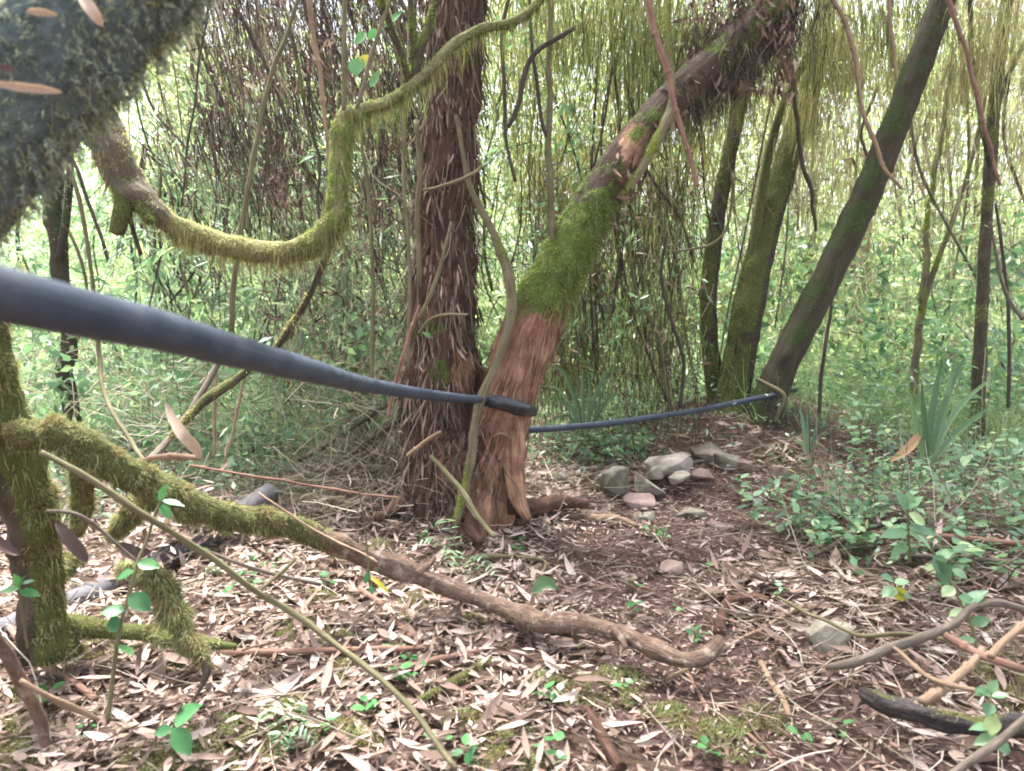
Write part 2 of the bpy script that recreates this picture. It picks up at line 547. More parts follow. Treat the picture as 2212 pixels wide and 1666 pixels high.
M['litterdark'] = mat_leaf('rotten_leaves', [(0, (.04, .023, .018)), (.4, (.11, .065, .05)), (.75, (.22, .14, .11)), (1, (.38, .275, .22))], transl=.1, rough=.8, spec=.15)
M['strandgreen'] = mat_leaf('green_beard_lichen', [(0, (.04, .048, .015)), (.4, (.10, .115, .032)), (.75, (.20, .215, .07)), (1, (.36, .36, .16))], transl=.3, rough=.9, spec=.1)
M['strandyellow'] = mat_leaf('yellow_beard_lichen', [(0, (.12, .115, .04)), (.4, (.28, .27, .11)), (.75, (.43, .41, .20)), (1, (.58, .55, .32))], transl=.4, rough=.9, spec=.1)
M['strandbrown'] = mat_leaf('dead_twig_fringe', [(0, (.018, .013, .011)), (.45, (.055, .039, .032)), (.8, (.12, .088, .072)), (1, (.25, .19, .155))], transl=.04, rough=.9, spec=.1)  # browns pushed darker to deepen the thicket's shade
M['strandgrey'] = mat_leaf('pale_dead_fringe', [(0, (.09, .07, .05)), (.45, (.23, .19, .145)), (.8, (.38, .33, .26)), (1, (.54, .48, .39))], transl=.25, rough=.9, spec=.1)
M['bamboo'] = mat_leaf('bamboo_leaves', [(0, (.05, .105, .055)), (.4, (.14, .245, .13)), (.75, (.26, .375, .22)), (.93, (.41, .50, .31)), (1, (.45, .43, .2))], transl=.5, rough=.4, spec=.45)
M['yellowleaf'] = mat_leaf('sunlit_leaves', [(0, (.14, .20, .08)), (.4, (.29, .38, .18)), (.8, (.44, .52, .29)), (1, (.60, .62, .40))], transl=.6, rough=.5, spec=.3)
M['canopy'] = mat_leaf('canopy_leaves', [(0, (.035, .06, .018)), (.5, (.07, .12, .03)), (1, (.13, .19, .05))], transl=.35, rough=.5, spec=.3)
M['herb'] = mat_leaf('herb_leaves', [(0, (.06, .13, .065)), (.45, (.12, .235, .12)), (.85, (.22, .35, .19)), (1, (.36, .44, .20))], transl=.4, rough=.4, spec=.45)
M['broad'] = mat_leaf('broad_green_leaves', [(0, (.03, .12, .035)), (.5, (.06, .20, .06)), (1, (.13, .30, .10))], transl=.35, rough=.35, spec=.5)
M['grass'] = mat_leaf('grass_blades', [(0, (.10, .18, .08)), (.5, (.23, .33, .15)), (.9, (.38, .47, .25)), (1, (.48, .46, .28))], transl=.5, rough=.5, spec=.3)
M['strap'] = mat_leaf('strap_leaves', [(0, (.06, .13, .045)), (.5, (.11, .21, .08)), (1, (.20, .32, .14))], transl=.35, rough=.28, spec=.5)
M['orangeleaf'] = mat_leaf('orange_dead_leaf', [(0, (.40, .22, .10)), (1, (.5, .31, .16))], transl=.3)
M['brownleaf'] = mat_leaf('brown_dead_leaf', [(0, (.055, .03, .025)), (1, (.10, .058, .045))], transl=.2)
M['tanleaf'] = mat_leaf('tan_dead_leaf', [(0, (.34, .235, .175)), (1, (.46, .34, .26))], transl=.25)
M['yellow'] = mat_leaf('yellowing_leaf', [(0, (.46, .42, .05)), (1, (.56, .5, .08))], transl=.5)
M['pipe'] = mat_plain('black_pipe', [(.3, (.020, .025, .036)), (.7, (.040, .046, .060))], scale=30, rough=.62, spec=.4, bstr=.25, bdist=.002)
_m, _nt, _out = new_mat('scuffed_black_pipe')
_g = _nt.nodes.new('ShaderNodeNewGeometry')
_uv = _nt.nodes.new('ShaderNodeUVMap')
_mp = nd(_nt, 'ShaderNodeMapping'); _mp.inputs['Scale'].default_value = (90, 4, 1)
_nt.links.new(_uv.outputs[0], _mp.inputs['Vector'])
_n1 = noise_tex(_nt, 1.0, _mp.outputs[0], 5, .7); _n2 = noise_tex(_nt, 14, _g.outputs['Position'], 5, .7); _n3 = noise_tex(_nt, 220, _g.outputs['Position'], 3, .6)
_c = ramp(_nt, _n2, [(.3, (.020, .028, .042)), (.7, (.044, .056, .078))])
_c = mix(_nt, ramp(_nt, _n1, [(.56, (0, 0, 0)), (.72, (.4, .4, .4))]), _c, (.08, .09, .105))
_c = mix(_nt, ramp(_nt, math_node(_nt, 'ADD', math_node(_nt, 'MULTIPLY', _n2, .6), math_node(_nt, 'MULTIPLY', _n3, .4)), [(.52, (0, 0, 0)), (.64, (.25, .25, .25))]), _c, (.12, .10, .08))
_nt.links.new(principled(_nt, _c, ramp(_nt, _n2, [(.3, (.45, .45, .45)), (.7, (.8, .8, .8))]), .25, _n3, .3, .002), _out.inputs['Surface'])
M['pipe'] = _m
M['greypipe'] = mat_plain('grey_pipe', [(.3, (.06, .056, .062)), (.7, (.12, .11, .115))], scale=25, rough=.8, spec=.25, bstr=.3, bdist=.003)
M['rubber'] = mat_plain('black_rubber', [(.3, (.010, .010, .013)), (.7, (.026, .027, .034))], scale=40, rough=.38, spec=.5, bstr=.5, bdist=.004)
M['stone'] = mat_plain('pale_stone', [(.25, (.11, .09, .072)), (.5, (.22, .185, .15)), (.75, (.36, .32, .27))], scale=9, rough=.9, bstr=.8, bdist=.02)
M['stonegreen'] = mat_plain('greenish_stone', [(.25, (.09, .082, .06)), (.5, (.17, .155, .115)), (.75, (.28, .255, .20))], scale=9, rough=.9, bstr=.8, bdist=.02)
M['stonedark'] = mat_plain('purplish_stone', [(.25, (.085, .056, .048)), (.5, (.17, .115, .098)), (.75, (.28, .205, .175))], scale=9, rough=.9, bstr=.8, bdist=.02)

def mat_ground(name, path):
    m, nt, out = new_mat(name)
    geo = nt.nodes.new('ShaderNodeNewGeometry')
    pos = geo.outputs['Position']
    n1 = noise_tex(nt, 2.2, pos, 4, .6)
    n2 = noise_tex(nt, 46, pos, 8, .78)
    n3 = noise_tex(nt, 190, pos, 4, .7)
    soil = ramp(nt, n2, [(.3, (.05, .03, .023)), (.5, (.14, .086, .066)), (.72, (.27, .18, .14))])
    red = ramp(nt, n2, [(.30, (.045, .024, .021)), (.5, (.135, .076, .064)), (.70, (.29, .19, .165))])
    at = nd(nt, 'ShaderNodeAttribute', attribute_name='path')
    col = mix(nt, at.outputs['Fac'], soil, red)
    gf = nd(nt, 'ShaderNodeAttribute', attribute_name='green')
    gcol = ramp(nt, n2, [(.3, (.03, .045, .012)), (.6, (.09, .12, .03)), (.8, (.16, .18, .06))])
    mf = ramp(nt, math_node(nt, 'ADD', gf.outputs['Fac'], math_node(nt, 'MULTIPLY', math_node(nt, 'SUBTRACT', n1, .5), .8)), [(.4, (0, 0, 0)), (.65, (1, 1, 1))])
    col = mix(nt, mf, col, gcol)
    h = math_node(nt, 'ADD', n2, math_node(nt, 'MULTIPLY', n3, .4))
    nt.links.new(principled(nt, col, .95, .15, h, 1.0, .03), out.inputs['Surface'])
    return m
M['ground'] = mat_ground('forest_soil', False)

# ------------------------------------------------------------------ ground and path
def axis_pts(lo, hi, fine_lo, fine_hi, fine, coarse):
    a = np.arange(fine_lo, fine_hi, fine)
    left, x, st = [], fine_lo, fine
    while x > lo:
        st = min(st * 1.15, coarse); x -= st; left.append(x)
    right, x, st = [], fine_hi, fine
    while x < hi:
        st = min(st * 1.15, coarse); x += st; right.append(x)
    return np.concatenate([left[::-1], a, right])

gx = axis_pts(-60, 60, -3.2, 3.6, .03, 3.0)
gy = axis_pts(-12, 90, .6, 6.8, .03, 3.0)
GX, GY = np.meshgrid(gx, gy)
GZ = hz(GX, GY)
pm = path_mask(GX, GY) * (GY < 6) * (GY > -.5)
pg = np.stack([GX, GY, 0 * GX], -1)
crumb = (fbm(pg, 16, 41, 3) - .5) * .04
GZ = GZ + crumb * (np.hypot(GX, GY - 3) < 6)
GV = np.stack([GX, GY, GZ], -1).reshape(-1, 3)
green = sstep(5.5, 8.5, GY) * .75 + .30 * sstep(.5, 1.2, GX) * sstep(2.6, 3.3, GY) + .1
green = np.clip(green - .8 * pm, 0, 1).ravel()
gi = np.arange(GX.size).reshape(GX.shape)
q0, q1, q2, q3 = gi[:-1, :-1].ravel(), gi[:-1, 1:].ravel(), gi[1:, 1:].ravel(), gi[1:, :-1].ravel()
quadpath = pm.ravel()[q0] > .5
def ground_piece(name, keep):
    T = np.concatenate([np.stack([q0, q1, q2], 1)[keep], np.stack([q0, q2, q3], 1)[keep]])
    used, inv = np.unique(T, return_inverse=True)
    o = build(name, GV[used], inv.reshape(-1, 3), M['ground'], attrs={'path': pm.ravel()[used], 'green': green[used]})
    o['kind'] = 'structure'
    return o
ground_piece('ground', ~quadpath)
ground_piece('path', quadpath)

# ------------------------------------------------------------------ moss helper
def tufts(V, N, T, mask, n, length=(.012, .03), width=.0028, droop=.6, spread=.55, up=0.0, jit=.7):
    p, nn = sample(V, T, n, mask)
    if not len(p):
        return None
    d = unit(nn + rng.normal(0, spread, (len(p), 3)) + np.array([0, 0, up]))
    ln = rng.uniform(length[0], length[1], len(p)) * (.25 + jit * 2.2 * noise(p, 28, 77) ** 1.5)
    return blades(p - nn * .003, d, ln, width, droop)

def moss_mask(tb, lo=.3, hi=.8, upw=.5, seed=0, scale=7, fn=None):
    m = fbm(tb.V, scale, seed + 50) * .9 + tb.N[:, 2] * upw * .5
    m = sstep(lo, hi, m)
    if fn is not None:
        m = m * fn(tb)
    return np.clip(m, 0, 1)

def tube_part(name, tb, mat, parent=None, base=None, mask=None):
    return build(name, tb.V, tb.T, mat, parent=parent, base=base, uv=tb.uv, attrs={'moss': mask if mask is not None else np.zeros(len(tb.V))})

def moss_part(parent, tb, mask, n, mat='moss', name='moss', **kw):
    r = tufts(tb.V, tb.N, tb.T, mask, n, **kw)
    if r is not None:
        build(name, r[0], r[1], M[mat], parent=parent, kind='stuff')

def hang(parent, tb, mask, n, length=(.03, .12), mat='moss', name='hanging_moss', r0=.0012, out=.25):
    p, nn = sample(tb.V, tb.T, n, mask)
    d = unit(nn * out + np.array([0, 0, -1.0]) + rng.normal(0, .2, p.shape))
    V, T = strands(p, d, rng.uniform(length[0], length[1], len(p)), r0, K=4, gravity=.4, wig=.12)
    build(name, V, T, M[mat], parent=parent, kind='stuff')

def shade_crown_part(parent, centre, radii, n, size=.11, mat='canopy', name='shade_crown'):  # unseen foliage overhead, added to shade the foreground
    """clumped foliage: twigs of leaves round many small centres"""
    nc = max(8, n // 60)
    cc = rng.normal(0, .55, (nc, 3)) * np.array(radii) + np.array(centre)
    k = rng.integers(0, nc, n)
    p = cc[k] + rng.normal(0, 1, (n, 3)) * np.array([.28, .28, .16])
    ax = unit(rng.normal(0, 1, (n, 3)) + np.array([0, 0, -.35]))
    nr = unit(rng.normal(0, .6, (n, 3)) + np.array([0, 0, 1.0]))
    L = rng.uniform(.6, 1.3, n) * size
    V, T = diamonds(p, ax, nr, L, L * .38)
    return build(name, V, T, M[mat], parent=parent)

# ------------------------------------------------------------------ central tree: two trunks from one root
tree_base = P(1010, 1100, 3.95); tree_base[2] = hz(tree_base[0], tree_base[1])
tree = empty('twin_trunk_tree', tree_base, 'twin-trunked red-barked tree in the middle, one trunk upright, one leaning right', 'tree')
c_pts, c_rad = trace([(1003, 1150, 3.97, 215), (985, 1080, 3.97, 196), (972, 1000, 3.97, 178), (965, 920, 3.97, 160), (958, 840, 3.97, 160), (955, 760, 3.97, 156),
                      (952, 690, 3.97, 140), (960, 600, 3.97, 126), (965, 500, 3.97, 122), (970, 400, 3.97, 116), (976, 300, 3.97, 108), (983, 200, 3.97, 104),
                      (986, 100, 3.97, 108), (990, 0, 3.97, 108), (1000, -140, 3.97, 104), (1020, -420, 4.0, 90), (1050, -800, 4.1, 60)], 8)
tt_ = np.linspace(1, 0, len(c_pts)) ** 3
c_tb = Tube(c_pts, c_rad, 40, rough=.28, rscale=9, flute=.02 + .09 * tt_, nf=5, seed=3, fine=.010)
# the hollow in the shaggy trunk
hol = P(978, 742, 3.9)
dh = np.linalg.norm((c_tb.V - hol) * np.array([1, .6, .55]), axis=1)
c_tb.V = c_tb.V - c_tb.N * (.055 * np.exp(-(dh / .055) ** 2))[:, None]
c_mask = moss_mask(c_tb, .5, .85, .3, 4, 5) * .75
cu_, cv_, _ = project(c_tb.V)
c_mask = np.maximum(c_mask, .9 * np.exp(-(((cu_ - 950) / 30) ** 2 + ((cv_ - 805) / 35) ** 2)))
c_rot = 1.1 * np.exp(-(((cu_ - 985) / 42) ** 2 + ((cv_ - 1000) / 60) ** 2)) + .9 * np.exp(-(((cu_ - 1000) / 30) ** 2 + ((cv_ - 800) / 60) ** 2))
trunk_c = build('trunk', c_tb.V, c_tb.T, M['shaggy'], parent=tree, uv=c_tb.uv, attrs={'moss': c_mask, 'rind': np.clip(c_rot, 0, 1)})
trunk_c['label'] = 'upright trunk shaggy with dead leaves'

l_pts, l_rad = trace([(1015, 1180, 3.82, 150), (1040, 1110, 3.82, 140), (1058, 1020, 3.82, 124), (1078, 930, 3.82, 118), (1104, 840, 3.82, 116), (1132, 750, 3.83, 118), (1160, 680, 3.85, 116),
                      (1196, 600, 3.88, 110), (1238, 520, 3.92, 102), (1285, 440, 3.97, 92), (1330, 370, 4.0, 84), (1380, 300, 4.05, 80), (1440, 225, 4.1, 72), (1510, 160, 4.2, 66), (1590, 90, 4.3, 66), (1670, 10, 4.4, 62), (1760, -120, 4.5, 56), (1850, -320, 4.7, 46)], 8)
tl_ = np.linspace(1, 0, len(l_pts)) ** 2
l_tb = Tube(l_pts, l_rad, 40, rough=.16, rscale=10, flute=.015 + .05 * tl_, nf=4, seed=8, fine=.012)
lu, lv, _ = project(l_tb.V)
nzl = (fbm(l_tb.V, 9, 31) - .5)
l_mask = sstep(712, 640, lv + nzl * 90 - (lu - 1180) * .18) * (1 - .85 * sstep(470, 390, lv + nzl * 120))
l_mask = np.clip(l_mask + .4 * sstep(.5, .65, fbm(l_tb.V, 6, 33)) * (lv < 420) + .35 * sstep(.5, .68, fbm(l_tb.V, 11, 34)), 0, 1)
l_dark = sstep(520, 440, lv) * (1 - 1.3 * np.exp(-(((lu - 1372) / 34) ** 2 + ((lv - 312) / 48) ** 2)) - 1.1 * np.exp(-(((lu - 1345) / 26) ** 2 + ((lv - 405) / 30) ** 2))) + .35 * sstep(.5, .7, fbm(l_tb.V, 5, 36)) * (lv > 600)
trunk_l = build('trunk', l_tb.V, l_tb.T, M['redbark'], parent=tree, uv=l_tb.uv, attrs={'moss': l_mask, 'rind': np.clip(l_dark, 0, 1)})
wup = (lv < 480) * (lv > -200) * 1.0
p, nn = sample(l_tb.V, l_tb.T, 900, wup)
d = unit(np.array([0, 0, -1.0]) + nn * .3 + rng.normal(0, .35, p.shape))
V, T = strands(p, d, rng.uniform(.05, .26, len(p)), rng.uniform(.0008, .0022, len(p)), K=5, wig=.14, gravity=.2)
build('hanging_fibres', V, T, M['strandbrown'], parent=trunk_l, kind='stuff')
p, nn = sample(l_tb.V, l_tb.T, 260, wup)
d = unit(np.array([.3, 0, -1.0]) + nn * .2 + rng.normal(0, .5, p.shape))
L = rng.uniform(.04, .12, len(p))
V, T = leaves(p + nn * .01, d, unit(nn + rng.normal(0, .6, p.shape)), L, L * rng.uniform(.12, .3, len(p)), curl=rng.normal(.1, .25, len(p)), twist=rng.normal(0, 1.2, len(p)))
build('clinging_leaves', V, T, M['litterdark'], parent=trunk_l, kind='stuff')
trunk_l['label'] = 'leaning trunk, bare red bark below and green moss above'
moss_part(trunk_l, l_tb, l_mask ** 2, 26000, 'mossgreen', length=(.012, .034), width=.0034, droop=.8)
hang(trunk_l, l_tb, l_mask ** 2 * (l_tb.N[:, 2] < .35), 900, (.03, .10), 'mossgreen')
moss_part(trunk_c, c_tb, c_mask ** 2, 5000, 'mossgreen', length=(.01, .025), width=.003)

r_pts, r_rad = trace([(1108, 905, 3.74, 40), (1110, 960, 3.72, 46), (1110, 1010, 3.70, 44), (1116, 1060, 3.68, 36), (1128, 1098, 3.66, 28), (1142, 1125, 3.64, 16)], 6)
r_tb = Tube(r_pts, r_rad, 18, rough=.25, rscale=14, flute=.07, nf=3, seed=2, fine=.005)
tube_part('root', r_tb, M['redbark'], parent=tree, mask=moss_mask(r_tb, .55, .8, .2, 6, 9))
for rows in ([(1000, 1085, 3.75, 50), (1010, 1120, 3.66, 40), (1020, 1150, 3.58, 26), (1040, 1172, 3.5, 14)],
             [(930, 1040, 3.9, 60), (890, 1075, 3.85, 44), (850, 1100, 3.8, 30), (810, 1120, 3.75, 18)],
             [(1095, 1085, 3.75, 60), (1150, 1095, 3.85, 40), (1215, 1085, 4.0, 30), (1270, 1090, 4.05, 16)]):
    p_, r_ = trace(rows, 6)
    t_ = Tube(p_, r_, 14, rough=.35, rscale=14, seed=5, fine=.004)
    tube_part('root', t_, M['shaggy'], parent=tree, mask=moss_mask(t_, .5, .8, .3, 7, 9))
# side limb above the leaning trunk
b_pts, b_rad = trace([(1345, 425, 3.9, 18), (1385, 365, 3.92, 20), (1420, 300, 3.95, 24), (1445, 245, 4.0, 26), (1450, 180, 4.05, 20), (1440, 80, 4.1, 16), (1445, -60, 4.2, 14)], 6)
b_tb = Tube(b_pts, b_rad, 10, rough=.25, rscale=20, seed=4)
bm_ = moss_mask(b_tb, .25, .6, .3, 9, 9)
lb = tube_part('branch', b_tb, M['vinebark'], parent=tree, mask=bm_)
moss_part(lb, b_tb, bm_, 2200, 'moss')

# dead leaves and bark fibres clinging to the upright trunk
wc = np.clip(1.15 - .8 * sstep(990, 1030, cu_), .1, 1) * (cv_ > -150) * (cv_ < 1120) * (1 - .85 * np.exp(-(((cu_ - 985) / 48) ** 2 + ((cv_ - 790) / 75) ** 2)))
p, nn = sample(c_tb.V, c_tb.T, 4200, wc * (.15 + sstep(.4, .6, fbm(c_tb.V, 8, 91))))
d = unit(np.array([0, 0, -1.0]) + nn * .05 + rng.normal(0, .22, p.shape))
L = rng.lognormal(math.log(.09), .5, len(p)).clip(.03, .3)
V, T = leaves(p + nn * rng.uniform(.002, .018, len(p))[:, None], d, unit(nn + rng.normal(0, .7, p.shape)), L, rng.uniform(.004, .016, len(p)), curl=rng.normal(.0, .12, len(p)), twist=rng.normal(0, 1.4, len(p)))
build('clinging_leaves', V, T, M['litterdark'], parent=trunk_c, kind='stuff')
p, nn = sample(c_tb.V, c_tb.T, 170, wc * (.08 + (cv_ > 380)) * sstep(.42, .62, fbm(c_tb.V, 7, 92)))
d = unit(np.array([0, 0, -1.0]) + nn * .1 + rng.normal(0, .55, p.shape))
L = rng.uniform(.04, .12, len(p))
V, T = leaves(p + nn * .02, d, unit(nn + rng.normal(0, .6, p.shape)), L, L * rng.uniform(.1, .22, len(p)), curl=rng.normal(.1, .25, len(p)), twist=rng.normal(0, 1.2, len(p)))
build('clinging_leaves', V, T, M['litter'], parent=trunk_c, kind='stuff')
p, nn = sample(c_tb.V, c_tb.T, 2600, (cv_ > -150) * 1.0)
d = unit(np.array([0, 0, -1.0]) + nn * .15 + rng.normal(0, .22, p.shape))
V, T = strands(p + nn * .006, d, rng.uniform(.06, .28, len(p)), rng.uniform(.0008, .0022, len(p)), K=5, wig=.12)
build('bark_fibres', V, T, M['strandbrown'], parent=trunk_c, kind='stuff')
p, nn = sample(c_tb.V, c_tb.T, 420, wc)
d = unit(np.array([0, 0, -1.0]) + nn * .1 + rng.normal(0, .16, p.shape))
V, T = strands(p + nn * .02, d, rng.uniform(.15, .5, len(p)), rng.uniform(.0015, .004, len(p)), K=7, wig=.1, sides=3)
build('bark_strips', V, T, M['strandgrey'], parent=trunk_c, kind='stuff')
# bark strips on the leaning trunk
w_ = (lv > 640) * (lv < 1150) * 1.0
p, nn = sample(l_tb.V, l_tb.T, 1500, w_)
axis_l = unit(l_pts[0] - l_pts[60])
d = unit(axis_l + rng.normal(0, .09, p.shape) + nn * .03)
L = rng.uniform(.05, .22, len(p))
V, T = leaves(p + nn * .001, d, nn, L, rng.uniform(.004, .012, len(p)), fold=.1, curl=rng.normal(.02, .03, len(p)))
build('bark_strips', V, T, M['redbark'], parent=trunk_l, kind='stuff')
shade_crown_part(tree, (.0, 4.2, 5.3), (1.7, 1.5, .8), 5200)
shade_crown_part(tree, (1.7, 4.6, 5.0), (1.5, 1.3, .8), 4200)

# bracket fungus-like curled bark piece low on the leaning trunk
a = np.linspace(0, 1, 9)
pp = P(1060 + 44 * a, 947 - 10 * np.sin(a * np.pi), 3.66 - .03 * np.sin(a * np.pi))
t_ = Tube(pp, .006 * np.sin(np.clip(a, .08, .92) * np.pi) + .001, 8)
tube_part('bark_curl', t_, M['tan'], parent=trunk_l)

# ------------------------------------------------------------------ generic stems
def stem(name, rows, mat, label, cat, group=None, sides=9, rough=.15, mossy=0, mossmat='moss', per=6, hangn=0, fine=0.0, tuftlen=(.008, .02), children=(), lo=.35, hi=.7, hanglen=(.03, .1), seed=None):
    pts, rad = trace(rows, 24 if cat == 'cane' else per)
    seed = seed if seed is not None else int(abs(rows[0][0] * 7 + rows[0][1])) % 97
    kk = np.sin(np.linspace(0, np.pi, len(pts)))[:, None] ** .5
    pts = pts + kk * np.stack([noise(pts, 7, seed + 1) - .5, noise(pts, 7, seed + 2) - .5, noise(pts, 7, seed + 3) - .5], 1) * (.010 + 1.1 * rad.mean())
    rad = rad * (1 + .22 * (noise(pts, 22, seed + 4) - .5))
    if cat == 'cane':
        Lc = np.concatenate([[0], np.cumsum(np.linalg.norm(np.diff(pts, axis=0), axis=1))])
        rad = rad * (1 + .45 * np.exp(-((((Lc + .03 * (seed % 5)) % .17) - .05) / .007) ** 2))
    tb = Tube(pts, rad, sides, rough=rough, rscale=16, seed=seed, fine=fine)
    mask = moss_mask(tb, lo, hi, .5, seed, 8) if mossy else np.zeros(len(tb.V))
    base = pts[0] if pts[0][2] < pts[-1][2] else pts[-1]
    if children or mossy:
        root = empty(name, base, label, cat, group)
        st = tube_part('stem' if cat in ('stem', 'vine', 'plant', 'sapling') else 'trunk' if cat == 'tree' else 'wood', tb, M[mat], parent=root, mask=mask)
        for (cname, crows, cm) in children:
            cp, cr = trace(crows, per)
            ctb = Tube(cp, cr, max(7, sides - 2), rough=rough, rscale=16, seed=seed + 3, fine=fine)
            cmk = moss_mask(ctb, lo, hi, .5, seed + 5, 8) if mossy else None
            co = tube_part(cname, ctb, M[cm or mat], parent=root, mask=cmk)
            if mossy:
                moss_part(co, ctb, cmk, max(200, mossy // 4), mossmat, length=tuftlen)
        if mossy:
            moss_part(st, tb, mask, mossy, mossmat, length=tuftlen)
        if hangn:
            hang(st, tb, np.ones(len(tb.V)) * (tb.N[:, 2] < .3), hangn, hanglen, mossmat)
        return root, tb
    o = tube_part(name, tb, M[mat], base=base, mask=mask)
    return tag(o, label, cat, group), tb

# ------------------------------------------------------------------ the huge mossy trunk close by, upper left
A_rows = [(-560, 930, 1.45, 250), (-330, 660, 1.32, 260), (-120, 410, 1.2, 270), (60, 200, 1.18, 272), (250, -25, 1.18, 272), (430, -240, 1.2, 265), (640, -500, 1.25, 240), (800, -800, 1.4, 190)]
a_pts, a_rad = trace(A_rows, 10)
a_tb = Tube(a_pts, a_rad, 60, rough=.10, rscale=16, seed=12, fine=.008)
near_tree = empty('mossy_tree', (a_pts[0][0], a_pts[0][1], hz(a_pts[0][0], a_pts[0][1])), 'very near leaning trunk thick with dark moss, filling the upper left corner', 'tree')
a_mask = np.clip(.55 + fbm(a_tb.V, 9, 60), 0, 1)
a_tr = tube_part('trunk', a_tb, M['nearmoss'], parent=near_tree, mask=a_mask)
moss_part(a_tr, a_tb, a_mask, 24000, 'mossdark', length=(.006, .02), width=.0022, droop=.5, spread=.8)
# feathery sprays of moss
p, nn = sample(a_tb.V, a_tb.T, 2900, a_mask * (.12 + sstep(.4, .6, fbm(a_tb.V, 18, 61))))
d = unit(nn + rng.normal(0, .55, p.shape) + np.array([.25, 0, -.35]))
V1, T1 = strands(p, d, rng.uniform(.012, .03, len(p)), .0009, K=5, gravity=.22, wig=.14)
sp = V1.reshape(-1, 5, 2, 3).mean(2)
side_p = sp[:, 1:, :].repeat(5, 0).reshape(-1, 3)
sd = unit(np.repeat(d, 20, 0) * .8 + rng.normal(0, .75, (len(side_p), 3)))
V2, T2 = blades(side_p, sd, rng.uniform(.005, .014, len(side_p)), .0016, .3)
build('moss', *merge([(V1, T1), (V2, T2)]), M['mossdark'], parent=a_tr, kind='stuff')
p, nn = sample(a_tb.V, a_tb.T, 5200, a_mask * (a_tb.N[:, 0] > .1) * sstep(.35, .6, fbm(a_tb.V, 14, 62)))
d = unit(nn + rng.normal(0, .5, p.shape))
V1, T1 = strands(p, d, rng.uniform(.008, .026, len(p)), .0007, K=4, gravity=.3, wig=.25)
build('moss', V1, T1, M['mosspale'], parent=a_tr, kind='stuff')  # pale fibres on right-facing moss colour in a lit edge
shade_crown_part(near_tree, (-2.2, 1.8, 5.0), (1.5, 1.3, .7), 2600)

def single_leaf(name, pts, width, mat, label, cat='leaf', group=None, n_up=None, parent=None):
    """one big dead leaf along a centre line of world points"""
    s = spline(np.asarray(pts, float), 5)
    n = len(s)
    t = np.linspace(0, 1, n)
    prof = np.clip(t, .004, 1) ** .55 * (1 - np.clip(t, 0, .996)) ** .75 / .52
    prof = prof * (1 + .06 * np.sin(t * 23 + width * 900))
    tan = unit(np.gradient(s, axis=0))
    to = unit(CAMP - s) if n_up is None else np.tile(np.array(n_up, float), (n, 1))
    sd = unit(np.cross(tan, to)); nr = unit(np.cross(sd, tan))
    th = .0006
    Vs = np.concatenate([s + sd * (width / 2 * prof)[:, None] + nr * .12 * width, s, s - sd * (width / 2 * prof)[:, None] + nr * .12 * width])
    Vb = Vs - np.tile(nr, (3, 1)) * th * 2
    V = np.vstack([Vs, Vb])
    T = []
    for off, fl in ((0, False), (3 * n, True)):
        for a_ in range(2):
            for i in range(n - 1):
                A, B, C, D = off + a_ * n + i, off + a_ * n + i + 1, off + (a_ + 1) * n + i + 1, off + (a_ + 1) * n + i
                T += [[A, C, B], [A, D, C]] if fl else [[A, B, C], [A, C, D]]
    if parent is not None:
        return build(name, V, np.array(T), M[mat], parent=parent)
    o = build(name, V, np.array(T), M[mat], base=s[0])
    return tag(o, label, cat, group)

single_leaf('dry_leaf', P(np.array([-25, 40, 95, 135]), np.array([178, 188, 194, 200]), np.array([1.0, 1.0, 1.0, 1.01])), .014, 'tanleaf', 'blurred tan leaf lying across the near dark moss at the left edge')
single_leaf('dry_leaf', P(np.array([168, 200, 222]), np.array([-20, 25, 58]), np.array([1.02, 1.01, 1.02])), .020, 'tanleaf', 'short tan leaf stuck on the near mossy trunk by the top edge')
single_leaf('dry_leaf', P(np.array([-20, 20, 32]), np.array([140, 150, 158]), np.array([1.0, 1.0, 1.0])), .012, 'brownleaf', 'red-brown leaf tip on the near dark moss above the tan leaf')
single_leaf('dry_leaf', P(np.array([60, 90, 125]), np.array([24, 27, 33]), np.array([1.0, 1.0, 1.01])), .012, 'tanleaf', 'faint thin pinkish leaf high on the near dark moss')
single_leaf('dry_leaf', P(np.array([432, 420, 398, 372, 358]), np.array([990, 966, 943, 903, 868]), np.array([2.7, 2.68, 2.66, 2.68, 2.7])), .05, 'tanleaf', 'large tan spear-shaped leaf hanging upright above the mossy fallen branch')

# ------------------------------------------------------------------ the looping mossy branch
u_rows = [(-80, -480, 3.0, 54), (10, -200, 2.95, 64), (90, -10, 2.9, 70), (150, 120, 2.9, 72), (205, 230, 2.9, 76), (240, 320, 2.9, 82), (272, 395, 2.9, 80), (315, 440, 2.9, 66), (375, 486, 2.92, 56), (450, 518, 2.95, 54), (540, 541, 2.98, 50), (620, 544, 3.0, 48), (685, 516, 3.02, 52), (728, 470, 3.04, 48), (730, 405, 3.06, 38), (736, 325, 3.08, 38), (746, 256, 3.1, 42),
          (778, 240, 3.12, 28), (830, 224, 3.15, 26), (880, 196, 3.18, 26), (930, 150, 3.22, 28), (985, 92, 3.28, 24), (1040, 63, 3.34, 24), (1100, 52, 3.4, 20), (1150, 18, 3.45, 19), (1200, -50, 3.5, 18), (1260, -180, 3.6, 16)]
u_pts, u_rad = trace(u_rows, 8)
u_tb = Tube(u_pts, u_rad * .92, 26, rough=.34, rscale=16, seed=21, fine=.004)
loop = empty('looping_branch', u_pts[0], 'thick mossy branch sagging in a U shape across the upper left', 'branch')
uu, uv_, _ = project(u_tb.V)
u_mask = np.clip(sstep(330, 420, uu) * .9 + .25 + .5 * (fbm(u_tb.V, 9, 71) - .5), 0, 1) * (1 - .45 * sstep(780, 860, uu))
u_o = tube_part('wood', u_tb, M['palemoss'], parent=loop, mask=u_mask)
